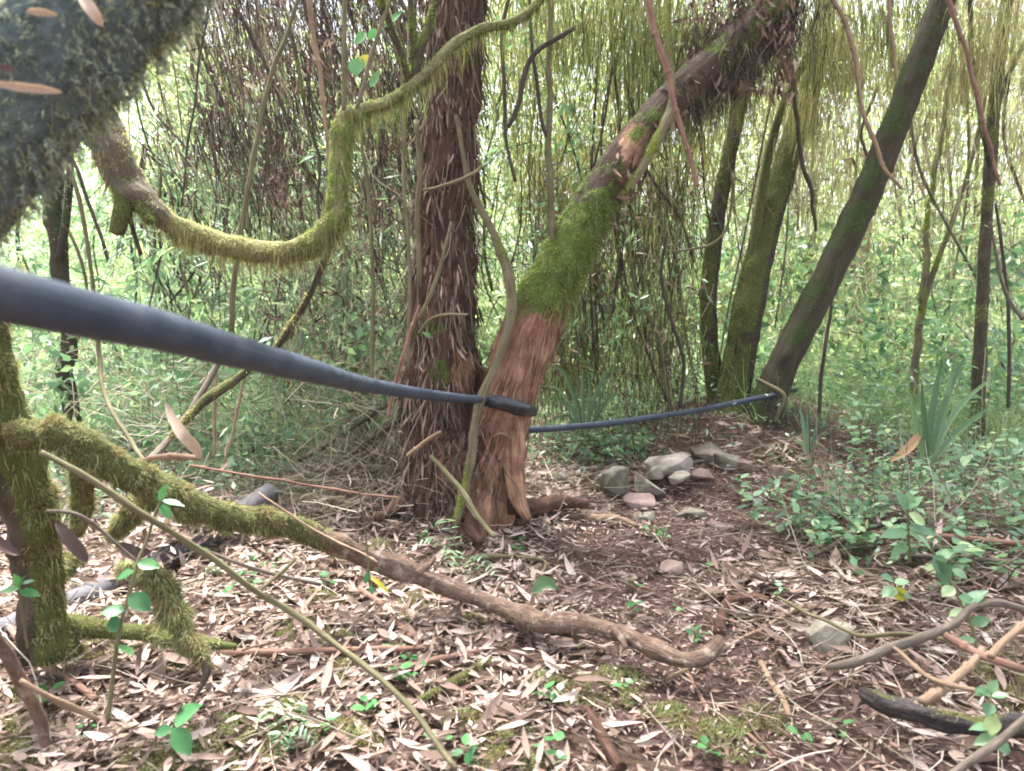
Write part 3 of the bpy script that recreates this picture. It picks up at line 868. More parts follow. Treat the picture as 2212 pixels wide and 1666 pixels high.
moss_part(u_o, u_tb, u_mask * (uu < 690), 15000, 'mosspale', length=(.012, .03), width=.0022, droop=1.0)
moss_part(u_o, u_tb, u_mask * (uu > 640), 15000, 'mossgreen', length=(.01, .026), width=.0026, droop=.8)
hang(u_o, u_tb, u_mask * (u_tb.N[:, 2] < .2), 2600, (.02, .085), 'mosspale')
hang(u_o, u_tb, u_mask * (uu > 700), 900, (.03, .16), 'mossgreen')
for rows, nm in (([(266, 390, 2.88, 48), (268, 440, 2.87, 40), (258, 480, 2.86, 36), (252, 505, 2.86, 34)], 'stub'),
                 ([(305, 430, 2.88, 30), (318, 462, 2.86, 26), (326, 480, 2.85, 20)], 'stub'),
                 ([(890, 190, 3.2, 20), (905, 120, 3.22, 19), (930, 40, 3.25, 16), (965, -60, 3.3, 14)], 'branchlet'),
                 ([(885, 188, 3.2, 16), (868, 120, 3.18, 15), (845, 60, 3.15, 14), (812, -30, 3.1, 13)], 'branchlet'),
                 ([(900, 180, 3.2, 14), (890, 90, 3.22, 12), (885, -40, 3.25, 10)], 'branchlet')):
    p_, r_ = trace(rows, 6)
    t_ = Tube(p_, r_, 12, rough=.25, rscale=20, seed=31)
    mk = moss_mask(t_, .3, .65, .4, 3, 8)
    so = tube_part(nm, t_, M['mossbark'], parent=loop, mask=mk)
    moss_part(so, t_, mk, 1200, 'mossgreen', length=(.008, .02))

# ------------------------------------------------------------------ right-hand trees on the bank
def bank_tree(name, rows, mat, label, mossn, mossmat, lo, hi, shade_crown, hangn=0, per=7, branches=(), fine=.005, base_flare=True):
    pts, rad = trace(rows, per)
    rad = rad * .93
    seed = int(rows[0][0]) % 89
    tb = Tube(pts, rad, 26, rough=.14, rscale=11, seed=seed, fine=fine)
    base = pts[0].copy(); base[2] = hz(base[0], base[1])
    root = empty(name, base, label, 'tree')
    mask = moss_mask(tb, lo, hi, .3, seed, 6, fn=lambda q: sstep(.8, .1, q.N[:, 0]))  # moss thins toward the right, dark bark there also standing for shade
    tr = tube_part('trunk', tb, M[mat], parent=root, mask=mask)
    if mossn:
        moss_part(tr, tb, mask, mossn, mossmat, length=(.01, .026), width=.0034)
    if hangn:
        hang(tr, tb, mask * (tb.N[:, 2] < .3), hangn, (.05, .25), mossmat)
    for br in branches:
        p_, r_ = trace(br, 6)
        t_ = Tube(p_, r_, 10, rough=.2, rscale=18, seed=seed + 1)
        mk = moss_mask(t_, lo, hi, .3, seed + 2, 6)
        bo = tube_part('branch', t_, M[mat], parent=root, mask=mk)
        moss_part(bo, t_, mk, 800, mossmat, length=(.01, .025), width=.003)
    if shade_crown:
        shade_crown_part(root, *shade_crown)
    return root, tb

bank_tree('mossy_tree', [(1552, 905, 5.7, 46), (1545, 830, 5.75, 42), (1534, 750, 5.75, 40), (1530, 650, 5.78, 38), (1540, 540, 5.8, 38), (1556, 430, 5.8, 36), (1580, 310, 5.82, 34), (1605, 205, 5.85, 33), (1645, 105, 5.9, 31), (1690, 0, 5.95, 29), (1740, -140, 6.0, 26), (1790, -330, 6.1, 20)],
          'mossbark', 'slimmest of the three trees on the right bank, mossy and upright', 12000, 'mossgreen', .18, .5, ((2.3, 6.2, 5.6), (1.0, 1.0, .6), 1100))
bank_tree('mossy_tree', [(1568, 960, 5.55, 120), (1578, 900, 5.6, 92), (1588, 830, 5.62, 76), (1602, 750, 5.62, 72), (1618, 660, 5.62, 70), (1640, 560, 5.65, 66), (1665, 460, 5.68, 62), (1700, 350, 5.7, 57), (1735, 240, 5.72, 54), (1760, 150, 5.75, 49), (1780, 40, 5.8, 45), (1800, -100, 5.9, 40), (1830, -300, 6.0, 32)],
          'mossbark', 'mossy green tree in the middle of the right bank with a flared reddish base', 20000, 'mossgreen', .18, .5, ((2.6, 6.0, 5.4), (1.1, 1.1, .7), 1400), 40,
          branches=[[(1615, 670, 5.6, 20), (1650, 390, 5.6, 20), (1690, 230, 5.55, 18), (1740, 130, 5.5, 16), (1800, -20, 5.5, 14)]])
F3, F3tb = bank_tree('leaning_tree', [(1662, 975, 5.35, 100), (1658, 915, 5.38, 82), (1664, 858, 5.4, 76), (1690, 792, 5.4, 70), (1732, 708, 5.42, 68), (1782, 608, 5.45, 67), (1838, 492, 5.48, 66), (1882, 398, 5.5, 64), (1930, 282, 5.52, 62), (1976, 162, 5.55, 60), (2025, 30, 5.58, 58), (2075, -110, 5.6, 54), (2140, -320, 5.7, 46)],
          'darkbark', 'bare dark trunk leaning steeply to the right behind the pipe end', 2500, 'mossgreen', .3, .7, ((3.2, 5.6, 5.3), (1.2, 1.1, .7), 1300))
p_, r_ = trace([(1632, 818, 5.3, 8), (1660, 832, 5.26, 9), (1690, 850, 5.24, 10), (1692, 870, 5.24, 11), (1680, 895, 5.26, 10), (1662, 930, 5.3, 8)], 6)
tube_part('root', Tube(p_, r_, 9, rough=.15, rscale=20), M['vinebark'], parent=F3)
bank_tree('mossy_tree', [(2108, 960, 5.6, 38), (2112, 880, 5.6, 31), (2116, 790, 5.6, 28), (2120, 690, 5.62, 27), (2126, 560, 5.65, 25), (2134, 430, 5.68, 25), (2140, 340, 5.7, 28), (2150, 210, 5.72, 27), (2166, 70, 5.75, 27), (2185, -80, 5.8, 24)],
          'mossbark', 'slender knotty tree at the right edge with yellowish moss', 4500, 'moss', .35, .7, None, 60,
          branches=[[(2138, 350, 5.65, 14), (2120, 260, 5.6, 12), (2100, 120, 5.6, 10), (2095, -40, 5.6, 9)], [(2146, 260, 5.7, 12), (2175, 170, 5.7, 10), (2215, 90, 5.7, 8)]])
stem('forked_sapling', [(1968, 905, 6.2, 22), (1974, 830, 6.2, 18), (1982, 750, 6.2, 17), (1990, 665, 6.2, 17), (1999, 575, 6.2, 14), (2006, 450, 6.25, 12), (2032, 300, 6.3, 11), (2060, 120, 6.4, 9)], 'olive',
     'thin yellow-mossed sapling forking into a V beyond the strap-leaved plant', 'sapling', mossy=1500, mossmat='mosspale',
     children=[('branch', [(1989, 670, 6.2, 14), (2018, 585, 6.18, 12), (2058, 475, 6.15, 10), (2100, 340, 6.1, 9), (2135, 180, 6.1, 7)], None)])
stem('dead_snag', [(1850, 700, 8.5, 16), (1862, 600, 8.5, 20), (1870, 520, 8.5, 20), (1876, 470, 8.5, 12)], 'tan', 'pale broken snag in the bright clearing right of the leaning tree', 'dead tree', rough=.3)
# left dark tree
stem('dark_tree', [(160, 965, 4.3, 42), (156, 890, 4.3, 36), (148, 790, 4.3, 32), (138, 690, 4.3, 33), (128, 600, 4.3, 36), (117, 500, 4.3, 38), (108, 400, 4.3, 40), (100, 250, 4.3, 40), (90, 80, 4.3, 38), (80, -150, 4.3, 34)], 'darkbark',
     'straight dark trunk standing behind the pipe at the far left', 'tree', mossy=2500, mossmat='mossdark', sides=16, lo=.45, hi=.75,
     children=[('branch', [(128, 560, 4.25, 18), (142, 480, 4.22, 16), (150, 400, 4.2, 15), (152, 280, 4.2, 12)], None)])

# ------------------------------------------------------------------ vines and stems traced one by one
stem('climbing_vine', [(985, 1130, 3.6, 18), (1003, 1060, 3.62, 20), (1018, 985, 3.63, 20), (1026, 920, 3.62, 20), (1045, 850, 3.62, 19), (1068, 790, 3.64, 18), (1090, 735, 3.66, 19), (1102, 690, 3.68, 22), (1100, 620, 3.7, 23), (1088, 560, 3.72, 22), (1066, 505, 3.74, 18), (1042, 455, 3.76, 16), (1018, 405, 3.78, 14), (1000, 330, 3.8, 12), (985, 250, 3.8, 11)], 'vinebark',
     'pale ropy vine climbing between the two trunks of the red tree', 'vine', mossy=1500, mossmat='mosspale', lo=.5, hi=.8, sides=12, rough=.2, fine=.002)
stem('sapling', [(1196, 545, 3.86, 17), (1192, 460, 3.84, 16), (1188, 380, 3.82, 15), (1184, 300, 3.82, 14), (1186, 200, 3.82, 13), (1188, 100, 3.82, 12), (1188, -80, 3.82, 11)], 'olive',
     'straight olive shoot rising from the mossy leaning trunk, forked near its top', 'sapling', mossy=500, lo=.55, hi=.8,
     children=[('branch', [(1184, 302, 3.82, 9), (1170, 260, 3.8, 8), (1160, 180, 3.78, 8), (1148, 90, 3.76, 7), (1142, -60, 3.75, 7)], 'twig')])
TR = [
 ('hanging_vine', [(1112, -60, 3.5, 9), (1086, 60, 3.5, 9), (1088, 180, 3.5, 9), (1094, 290, 3.5, 8), (1114, 392, 3.5, 8)], 'twig', 'thin dark vine hanging just right of the upright shaggy trunk', 'vine'),
 ('hanging_vine', [(1316, -60, 4.6, 9), (1322, 80, 4.6, 9), (1332, 190, 4.6, 8), (1339, 250, 4.6, 8), (1336, 305, 4.6, 7)], 'twig', 'thin dark vine dangling above the middle of the leaning mossy trunk', 'vine'),
 ('dead_branch', [(1240, 60, 3.7, 10), (1160, 110, 3.7, 12), (1132, 165, 3.7, 13), (1120, 220, 3.7, 12), (1097, 275, 3.7, 10)], 'twig', 'short dark branch slanting down right of the upright trunk top', 'branch'),
 ('red_cane', [(1388, -60, 3.3, 15), (1412, 50, 3.3, 15), (1432, 120, 3.3, 14), (1452, 185, 3.3, 14), (1472, 270, 3.3, 12), (1490, 345, 3.3, 11), (1505, 402, 3.3, 10)], 'redcane', 'reddish dry cane slanting down in front of the leaning trunk top', 'cane'),
 ('olive_sapling', [(500, 715, 3.3, 12), (506, 600, 3.3, 12), (518, 510, 3.3, 12), (532, 430, 3.3, 12), (548, 320, 3.3, 12), (562, 250, 3.3, 12), (578, 190, 3.3, 11), (606, 100, 3.3, 10), (640, 10, 3.3, 9), (665, -60, 3.3, 9)], 'olive', 'straight olive stem crossing behind the sagging loop of the mossy branch', 'stem'),
 ('tan_cane', [(662, -40, 3.4, 12), (676, 70, 3.4, 12), (688, 160, 3.4, 11), (697, 220, 3.4, 11), (706, 300, 3.4, 8), (712, 380, 3.4, 6)], 'tan', 'tan jointed cane hanging above the left bend of the looping branch', 'cane'),
 ('pale_shoot', [(742, 238, 3.05, 10), (740, 150, 3.05, 11), (742, 60, 3.05, 11), (746, -60, 3.05, 11)], 'olive', 'pale straight shoot rising from the elbow of the looping branch', 'stem'),
 ('pale_shoot', [(770, 236, 3.1, 9), (785, 180, 3.1, 9), (800, 120, 3.1, 10), (822, 60, 3.1, 9), (850, -20, 3.1, 8)], 'vinebark', 'pale slanting shoot just right of the loop elbow', 'stem'),
 ('thin_twig', [(455, -30, 2.7, 5), (438, 90, 2.7, 5), (418, 230, 2.7, 5), (404, 330, 2.7, 5), (391, 445, 2.7, 4)], 'twig', 'very thin dark twig hanging in the bright gap by the near mossy trunk', 'twig'),
 ('slender_sapling', [(148, 355, 3.6, 8), (172, 440, 3.6, 9), (190, 540, 3.6, 9), (203, 650, 3.6, 9), (212, 760, 3.6, 10), (222, 830, 3.5, 10), (250, 900, 3.4, 10), (285, 960, 3.3, 9), (318, 1000, 3.2, 8)], 'olive', 'bending brown stem just right of the far left dark trunk', 'stem'),
 ('slender_sapling', [(150, 330, 4.2, 7), (182, 400, 4.2, 8), (208, 480, 4.2, 8), (236, 570, 4.2, 7)], 'twig', 'thin slanting stem between the left dark trunk and the branch stub', 'stem'),
 ('dark_twig', [(278, 455, 2.95, 10), (290, 500, 2.95, 10), (305, 550, 2.95, 8)], 'twig', 'short dark twig dangling below the broken stub of the looping branch', 'twig'),
 ('dead_stick', [(478, 775, 3.4, 13), (452, 820, 3.35, 13), (432, 860, 3.3, 14), (405, 905, 3.25, 14), (372, 945, 3.2, 16), (330, 990, 3.1, 18), (290, 1010, 3.05, 14)], 'greycane', 'grey-brown stick leaning from under the pipe down to the mossy fallen branch', 'stick'),
 ('pale_cane', [(287, 1000, 2.7, 14), (330, 988, 2.7, 15), (380, 985, 2.7, 14), (430, 990, 2.7, 11)], 'tan', 'short arched pale cane lying behind the mossy fallen branch', 'cane'),
 ('upright_cane', [(462, 985, 3.8, 6), (464, 930, 3.8, 7), (466, 860, 3.8, 7), (466, 780, 3.8, 5)], 'tan', 'thin straw-coloured cane standing upright under the pipe', 'cane'),
 ('upright_cane', [(485, 1000, 3.7, 5), (505, 930, 3.7, 6), (520, 860, 3.7, 6), (535, 790, 3.7, 5)], 'tan', 'thin straw-coloured cane leaning right under the pipe', 'cane'),
 ('split_cane', [(880, 985, 3.55, 8), (905, 968, 3.53, 9), (930, 950, 3.5, 9), (952, 934, 3.48, 7)], 'tan', 'pale split cane sticking out from the foot of the upright trunk', 'cane'),
 ('long_cane', [(410, 1005, 3.0, 5), (560, 1030, 3.0, 6), (700, 1055, 3.05, 5), (860, 1075, 3.1, 5)], 'redcane', 'long thin reddish cane lying nearly level behind the fallen branch', 'cane'),
 ('long_cane', [(560, 1065, 2.55, 4), (680, 1145, 2.5, 5), (770, 1190, 2.45, 5), (815, 1215, 2.4, 4)], 'tan', 'straw-thin cane crossing above the fallen branch', 'cane'),
 ('leaning_stick', [(930, 985, 3.5, 9), (975, 1035, 3.42, 11), (1010, 1085, 3.35, 12), (1040, 1125, 3.28, 11), (1068, 1160, 3.2, 9)], 'olive', 'greenish stick leaning against the foot of the twin-trunk tree', 'stick'),
 ('green_vine', [(1450, 545, 4.8, 5), (1500, 538, 4.8, 6), (1545, 525, 4.8, 6), (1572, 480, 4.8, 6), (1585, 400, 4.8, 6), (1570, 330, 4.8, 5), (1590, 200, 4.8, 5), (1610, 60, 4.8, 5)], 'olive', 'thin curling green vine in front of the slim bank tree', 'vine'),
 ('fallen_cane', [(1620, -30, 4.4, 12), (1660, 70, 4.4, 12), (1690, 130, 4.4, 10), (1705, 178, 4.4, 9)], 'redcane', 'reddish cane hanging at the top between the bank trees', 'cane'),
 ('fallen_cane', [(1790, -20, 4.4, 10), (1830, 60, 4.4, 10), (1850, 140, 4.4, 10), (1862, 240, 4.4, 9), (1892, 310, 4.4, 10), (1912, 365, 4.4, 9), (1950, 410, 4.4, 6)], 'tan', 'pale cane crossing in front of the steep leaning trunk', 'cane'),
 ('fallen_cane', [(1918, -30, 4.6, 8), (1926, 60, 4.6, 8), (1934, 175, 4.6, 6)], 'tan', 'straw cane hanging straight down left of the leaning trunk top', 'cane'),
 ('fallen_cane', [(2040, -20, 4.6, 11), (2066, 60, 4.6, 10), (2096, 150, 4.6, 9), (2118, 240, 4.6, 9), (2135, 310, 4.6, 8), (2160, 400, 4.6, 6)], 'redcane', 'pinkish cane slanting down in front of the right-edge tree', 'cane'),
 ('hooked_vine', [(1715, 170, 5.2, 8), (1720, 260, 5.2, 9), (1735, 360, 5.2, 9), (1755, 430, 5.2, 8), (1762, 500, 5.2, 6)], 'twig', 'dark bent stem hanging between the middle and leaning bank trees', 'stem'),
 ('thin_sapling', [(1768, 905, 5.0, 8), (1775, 820, 5.0, 8), (1784, 740, 5.0, 8), (1793, 680, 5.0, 7), (1800, 620, 5.0, 6), (1812, 560, 5.0, 5)], 'twig', 'thin dark upright stem right of the leaning trunk foot', 'stem'),
 ('thin_sapling', [(2178, 880, 5.0, 7), (2180, 760, 5.0, 8), (2178, 640, 5.0, 7), (2165, 540, 5.0, 7), (2150, 440, 5.0, 6)], 'twig', 'thin grey stem at the right edge beyond the strap-leaved plant', 'stem'),
 ('dead_cane', [(2212, 690, 4.6, 10), (2185, 660, 4.6, 9), (2165, 610, 4.6, 8), (2152, 545, 4.6, 7), (2140, 480, 4.6, 6)], 'greycane', 'greyish curved cane touching the right edge at mid height', 'cane'),
 ('wavy_vine', [(1440, 860, 4.9, 9), (1430, 780, 4.9, 9), (1418, 720, 4.9, 10), (1380, 640, 4.9, 9), (1362, 560, 4.9, 8), (1345, 470, 4.9, 8), (1360, 380, 4.9, 7)], 'olive', 'wavy greenish vine in the dark thicket right of the leaning trunk', 'vine'),
 ('wavy_vine', [(1470, 880, 4.7, 8), (1475, 780, 4.7, 8), (1450, 690, 4.7, 8), (1430, 600, 4.7, 7), (1440, 500, 4.7, 6)], 'twig', 'dark wavy vine in the thicket nearest the slim bank tree', 'vine'),
 ('straight_vine', [(880, 800, 3.6, 9), (884, 650, 3.6, 9), (880, 500, 3.6, 9), (872, 380, 3.6, 9), (870, 240, 3.6, 8), (868, 120, 3.6, 8)], 'vinebark', 'pale straight vine hugging the left side of the shaggy trunk', 'vine'),
 ('straight_vine', [(804, 860, 3.7, 9), (806, 700, 3.7, 9), (806, 560, 3.7, 9), (800, 440, 3.7, 9), (786, 330, 3.7, 8), (772, 250, 3.7, 7)], 'olive', 'olive stem standing left of the shaggy trunk, bent below the loop elbow', 'stem'),
 ('straight_vine', [(905, 620, 3.7, 11), (903, 480, 3.7, 11), (908, 360, 3.7, 11), (898, 260, 3.7, 11)], 'vinebark', 'mossy pale vine touching the left edge of the shaggy trunk', 'vine'),
 ('crossing_vine', [(915, 410, 3.68, 7), (945, 405, 3.62, 8), (985, 395, 3.62, 8), (1025, 372, 3.66, 8), (1040, 360, 3.7, 6)], 'vinebark', 'pale vine looped level across the front of the shaggy trunk', 'vine'),
 ('crossing_vine', [(905, 720, 3.66, 7), (930, 690, 3.62, 7), (965, 678, 3.6, 7), (1010, 680, 3.62, 6)], 'vinebark', 'arched thin vine across the shaggy trunk above its hollow', 'vine'),
 ('mossy_vine', [(905, 690, 3.6, 8), (930, 640, 3.58, 9), (950, 580, 3.58, 9), (962, 530, 3.58, 8), (975, 480, 3.6, 7)], 'olive', 'green mossy vine slanting up the front of the shaggy trunk', 'vine'),
 ('leaning_cane', [(838, 900, 3.6, 7), (860, 800, 3.58, 8), (885, 720, 3.56, 8), (905, 660, 3.55, 6)], 'redcane', 'brown cane leaning against the left side of the shaggy trunk', 'cane'),
 ('leaning_cane', [(640, 1000, 4.7, 7), (720, 955, 4.4, 8), (800, 900, 4.1, 8), (880, 845, 3.8, 7)], 'mossbark', 'green-barked cane sloping up toward the shaggy trunk base', 'cane'),
 ('leaning_cane', [(690, 1035, 4.35, 10), (760, 985, 4.2, 12), (820, 940, 4.0, 12), (890, 885, 3.8, 9)], 'mossbark', 'thicker mossy cane lying against the foot of the shaggy trunk', 'cane'),
]
for row in TR:
    stem(*row[:5], seed=int(abs(row[1][0][0] + row[1][0][1])) % 91)
stem('mossy_liana', [(722, 505, 3.05, 13), (692, 590, 3.1, 14), (660, 650, 3.12, 14), (628, 700, 3.15, 15), (590, 748, 3.15, 15), (540, 795, 3.15, 15), (490, 830, 3.15, 20), (450, 860, 3.12, 24), (420, 890, 3.1, 18), (370, 945, 3.05, 14)], 'mossbark',
     'mossy lichen-spotted stem slanting from the loop down behind the pipe', 'stem', mossy=3500, mossmat='mosspale', lo=.4, hi=.7, sides=10)

# ------------------------------------------------------------------ the black water pipe
pipe_c = np.array([(-.44, -.6, 0), (-.42, .10, .0), (-.39, .59, 0), (-.366, .80, 0), (-.362, 1.02, 0), (-.365, 1.44, 0), (-.375, 2.05, 0), (-.345, 2.8, 0), (-.26, 3.4, 0), (-.14, 3.66, 0)])
pd = np.array([-.6, .1, .59, .8, 1.02, 1.44, 2.05, 2.8, 3.4, 3.66])
px_ = np.array([-.44, -.42, -.39, -.366, -.362, -.362, -.390, -.345, -.235, -.118])
pyv = np.array([-.155, -.105, -.070, -.057, -.044, -.024, -.002, .028, .056, .066])   # below the view axis
pipe_pts = CAMP + px_[:, None] * AX_R + pd[:, None] * AX_F - pyv[:, None] * AX_U
s = spline(np.column_stack([pipe_pts, np.full(len(pd), .0214)]), 10)
pr = s[:, 3].copy()
pr[-14:] *= np.linspace(1, .82, 14)
ptb = Tube(s[:, :3], pr, 28, rough=.05, rscale=18, seed=3, capround=False)
tag(build('water_pipe', ptb.V, ptb.T, M['pipe'], base=pipe_pts[0], uv=ptb.uv), 'thick black plastic pipe running from the left edge to the leaning trunk', 'pipe')
q_pts, q_rad = trace([(1128, 929, 3.98, 17), (1180, 927, 4.1, 17), (1250, 921, 4.25, 16.5), (1330, 913, 4.45, 16), (1420, 900, 4.7, 15), (1510, 886, 4.95, 14.2), (1600, 868, 5.15, 13.8), (1665, 855, 5.28, 13.3), (1682, 850, 5.36, 13), (1720, 842, 5.6, 12.5)], 8)
qtb = Tube(q_pts, q_rad * .85, 18, rough=.05, rscale=15, seed=5, capround=False)
tag(build('water_pipe', qtb.V, qtb.T, M['pipe'], base=q_pts[0], uv=qtb.uv), 'thinner black pipe strung from behind the leaning trunk to the right bank trees', 'pipe')
# rubber strap round the leaning trunk: front run visible, back run behind
ctr = P(1094, 872, 3.82)
rr = 116 * 3.82 / F / 2
ax_t = unit(np.array([.28, .0, 1.0]))
e1 = unit(np.array([1.0, -.12, -.30])); e1 = unit(e1 - ax_t * np.dot(e1, ax_t) * .6)
e2 = unit(np.cross(ax_t, e1))
an = np.linspace(0, 2 * np.pi, 49)[:-1]
ring = []
for a_ in an:
    dr = e1 * math.cos(a_) + e2 * math.sin(a_)
    ring.append(ctr + dr * (rr * 1.10))
ring = np.array(ring)
hts, ths = .030, .010
Vr, Tr = [], []
wob = .003 * np.sin(an * 7) + .002 * np.sin(an * 17)
for i, a_ in enumerate(an):
    dr = unit(ring[i] - ctr)
    for (hh, oo) in ((-.5, 0), (-.5, 1), (-.2, 1.5), (.2, 1.4), (.5, 1), (.5, 0)):
        Vr.append(ring[i] + ax_t * (hh * hts * (1 + .15 * math.sin(a_ * 5)) + wob[i]) + dr * ths * oo)
k = 6
for i in range(len(an)):
    j = (i + 1) % len(an)
    for q in range(k):
        r_ = (q + 1) % k
        Tr += [[i * k + q, j * k + q, j * k + r_], [i * k + q, j * k + r_, i * k + r_]]
strap = empty('rubber_strap', ctr, 'black rubber strap tying the pipe round the leaning trunk', 'strap')
build('band', np.array(Vr), np.array(Tr), M['rubber'], parent=strap)
kp, kr = trace([(1040, 864, 3.69, 17), (1054, 865, 3.66, 26), (1076, 868, 3.645, 30), (1098, 873, 3.64, 29), (1118, 878, 3.65, 27), (1136, 883, 3.68, 25), (1152, 887, 3.76, 20)], 7)
kt = Tube(kp, kr, 18, rough=.22, rscale=60, seed=7, flute=.06, nf=3)
build('knot', kt.V, kt.T, M['rubber'], parent=strap)
# grey pipe half hidden on the ground
g0, g1 = G(-60, 1395), P(586, 1064, 3.9)
gl = np.linspace(0, 1, 14)[:, None]
gp = g0 * (1 - gl) + g1 * gl
gp[:, 2] -= .05 * np.sin(np.pi * gl[:, 0])
gtb = Tube(gp, np.full(len(gp), .052), 22, rough=.05, rscale=10, seed=9)
tag(build('grey_pipe', gtb.V, gtb.T, M['greypipe'], base=gp[0], uv=gtb.uv), 'dull grey pipe lying on the litter beneath the mossy fallen branch', 'pipe')

# ------------------------------------------------------------------ fallen branch in front
j_rows = [(30, 945, 2.0, 60), (80, 938, 2.0, 62), (140, 942, 2.0, 64), (205, 975, 2.03, 62), (270, 1022, 2.08, 60), (340, 1062, 2.16, 60), (420, 1098, 2.28, 58), (500, 1118, 2.4, 58), (580, 1130, 2.5, 52), (650, 1145, 2.6, 50), (720, 1175, 2.68, 46), (790, 1205, 2.76, 42), (870, 1231, 2.82, 42), (960, 1266, 2.82, 43), (1050, 1301, 2.78, 44), (1120, 1327, 2.72, 46), (1172, 1345, 2.66, 52), (1250, 1347, 2.64, 42), (1330, 1366, 2.58, 40), (1410, 1400, 2.48, 39), (1470, 1424, 2.42, 40), (1515, 1420, 2.43, 42), (1543, 1400, 2.47, 38), (1556, 1380, 2.5, 26)]
j_pts, j_rad = trace(j_rows, 8)
for i in range(len(j_pts)):
    lim = hz(j_pts[i, 0], j_pts[i, 1]) + j_rad[i] * .6
    if j_pts[i, 2] < lim: j_pts[i, 2] = lim
j_rad = j_rad * (1 - .16 * sstep(.42, .6, np.linspace(0, 1, len(j_rad))))
j_rad = j_rad * (1 + .16 * (noise(j_pts, 9, 44) - .5) * 2)
for (kt_, ka_) in ((.52, .3), (.665, .35), (.83, .3), (.44, .22)):
    j_rad = j_rad * (1 + ka_ * np.exp(-((np.linspace(0, 1, len(j_pts)) - kt_) / .012) ** 2))
jlump = 1 - sstep(.30, .42, np.linspace(0, 1, len(j_pts)))
jtb = Tube(j_pts, j_rad * (1 - .12 * jlump), 28, rough=.26, rscale=14, seed=15, fine=.004)
jl = np.repeat(jlump[:, None], 29, 1).ravel(); jl = np.concatenate([jl, [jl[0], jl[-1]]])
jtb.V = jtb.V + jtb.N * (jl * (fbm(jtb.V, 17, 66) - .42) * .055)[:, None]
ju, jv, _ = project(jtb.V)
j_mask = np.clip(1.05 - sstep(560, 800, ju + 120 * (fbm(jtb.V, 7, 15) - .5)) + .25 * (fbm(jtb.V, 9, 17) - .5), 0, 1)
jroot = empty('fallen_branch', j_pts[-1], 'long fallen branch in front, mossy at left and bare brown at right', 'branch')
jo = tube_part('wood', jtb, M['brownbark'], parent=jroot, mask=j_mask)
moss_part(jo, jtb, j_mask ** 1.5 * (.05 + sstep(.42, .58, fbm(jtb.V, 20, 67))), 34000, 'moss', length=(.008, .026), width=.0022, droop=.5, spread=1.1)
hang(jo, jtb, j_mask * (jtb.N[:, 2] < .1), 350, (.015, .05), 'moss')
for rows in ([(1172, 1345, 2.64, 26), (1186, 1322, 2.66, 18), (1192, 1308, 2.68, 13)], [(900, 1240, 2.8, 20), (925, 1222, 2.84, 14), (940, 1205, 2.88, 9)], [(1330, 1362, 2.56, 20), (1345, 1385, 2.5, 14), (1352, 1400, 2.47, 10)]):
    p_, r_ = trace(rows, 6)
    t_ = Tube(p_, r_, 10, rough=.3, rscale=30, seed=6)
    tube_part('stub', t_, M['brownbark'], parent=jroot)
for rows in ([(300, 1085, 2.3, 46), (275, 1120, 2.33, 44), (250, 1150, 2.36, 30), (235, 1165, 2.38, 14)], [(170, 960, 2.06, 40), (180, 1040, 2.1, 44), (175, 1110, 2.15, 40), (165, 1150, 2.2, 30)]):
    p_, r_ = trace(rows, 7)
    t_ = Tube(p_, r_, 14, rough=.3, rscale=18, seed=3)
    so = tube_part('stub', t_, M['mossbark'], parent=jroot, mask=np.ones(len(t_.V)))
    moss_part(so, t_, np.ones(len(t_.V)), 3500, 'moss', length=(.01, .03), width=.0022)

# ------------------------------------------------------------------ mossy stump trunk at the left edge with its roots
k_rows = [(95, 1410, 2.42, 120), (95, 1350, 2.4, 100), (88, 1270, 2.36, 92), (78, 1180, 2.3, 96), (60, 1090, 2.22, 108), (32, 1000, 2.15, 116), (5, 920, 2.1, 104), (-12, 840, 2.06, 84), (-18, 760, 2.03, 74), (-30, 660, 2.0, 72), (-70, 520, 2.0, 70), (-140, 350, 2.0, 66), (-250, 100, 2.1, 60), (-400, -250, 2.2, 52), (-520, -650, 2.35, 40)]
k_pts, k_rad = trace(k_rows, 8)
ktb = Tube(k_pts, k_rad * 1.04, 28, rough=.4, rscale=13, seed=19, fine=.006, flute=.05, nf=3)
kb = k_pts[0].copy(); kb[2] = hz(kb[0], kb[1])
kroot = empty('mossy_tree', kb, 'crooked mossy trunk standing at the left edge below the pipe', 'tree')
k_mask = np.clip(sstep(-.15, .55, ktb.N[:, 0] + .9 * (fbm(ktb.V, 7, 81) - .5)), 0, 1)
ko = tube_part('trunk', ktb, M['mossbark'], parent=kroot, mask=k_mask)
moss_part(ko, ktb, k_mask * (.05 + sstep(.42, .58, fbm(ktb.V, 16, 68))), 19000, 'moss', length=(.008, .028), width=.0024, droop=.6, spread=1.1)
hang(ko, ktb, k_mask, 400, (.03, .09), 'moss')
for rows in ([(100, 1350, 2.42, 70), (170, 1352, 2.46, 56), (240, 1362, 2.46, 46), (310, 1368, 2.46, 44), (380, 1384, 2.44, 40), (450, 1392, 2.42, 32), (510, 1398, 2.42, 18)],
             [(120, 1250, 2.5, 40), (150, 1215, 2.56, 40), (175, 1190, 2.62, 26)]):
    p_, r_ = trace(rows, 7)
    t_ = Tube(p_, r_ * .8, 14, rough=.3, rscale=14, seed=23)
    so = tube_part('root', t_, M['mossbark'], parent=kroot, mask=np.ones(len(t_.V)))
    moss_part(so, t_, .15 + sstep(.4, .55, fbm(t_.V, 16, 69)), 6000, 'moss', length=(.008, .024), width=.0024, spread=1.1)
p_, r_ = trace([(262, 1225, 2.14, 20), (300, 1232, 2.14, 44), (338, 1262, 2.12, 66), (372, 1318, 2.1, 58), (405, 1372, 2.08, 40), (436, 1412, 2.06, 34), (446, 1450, 2.04, 26), (432, 1490, 2.02, 13), (402, 1545, 1.98, 10), (372, 1600, 1.93, 9)], 7)
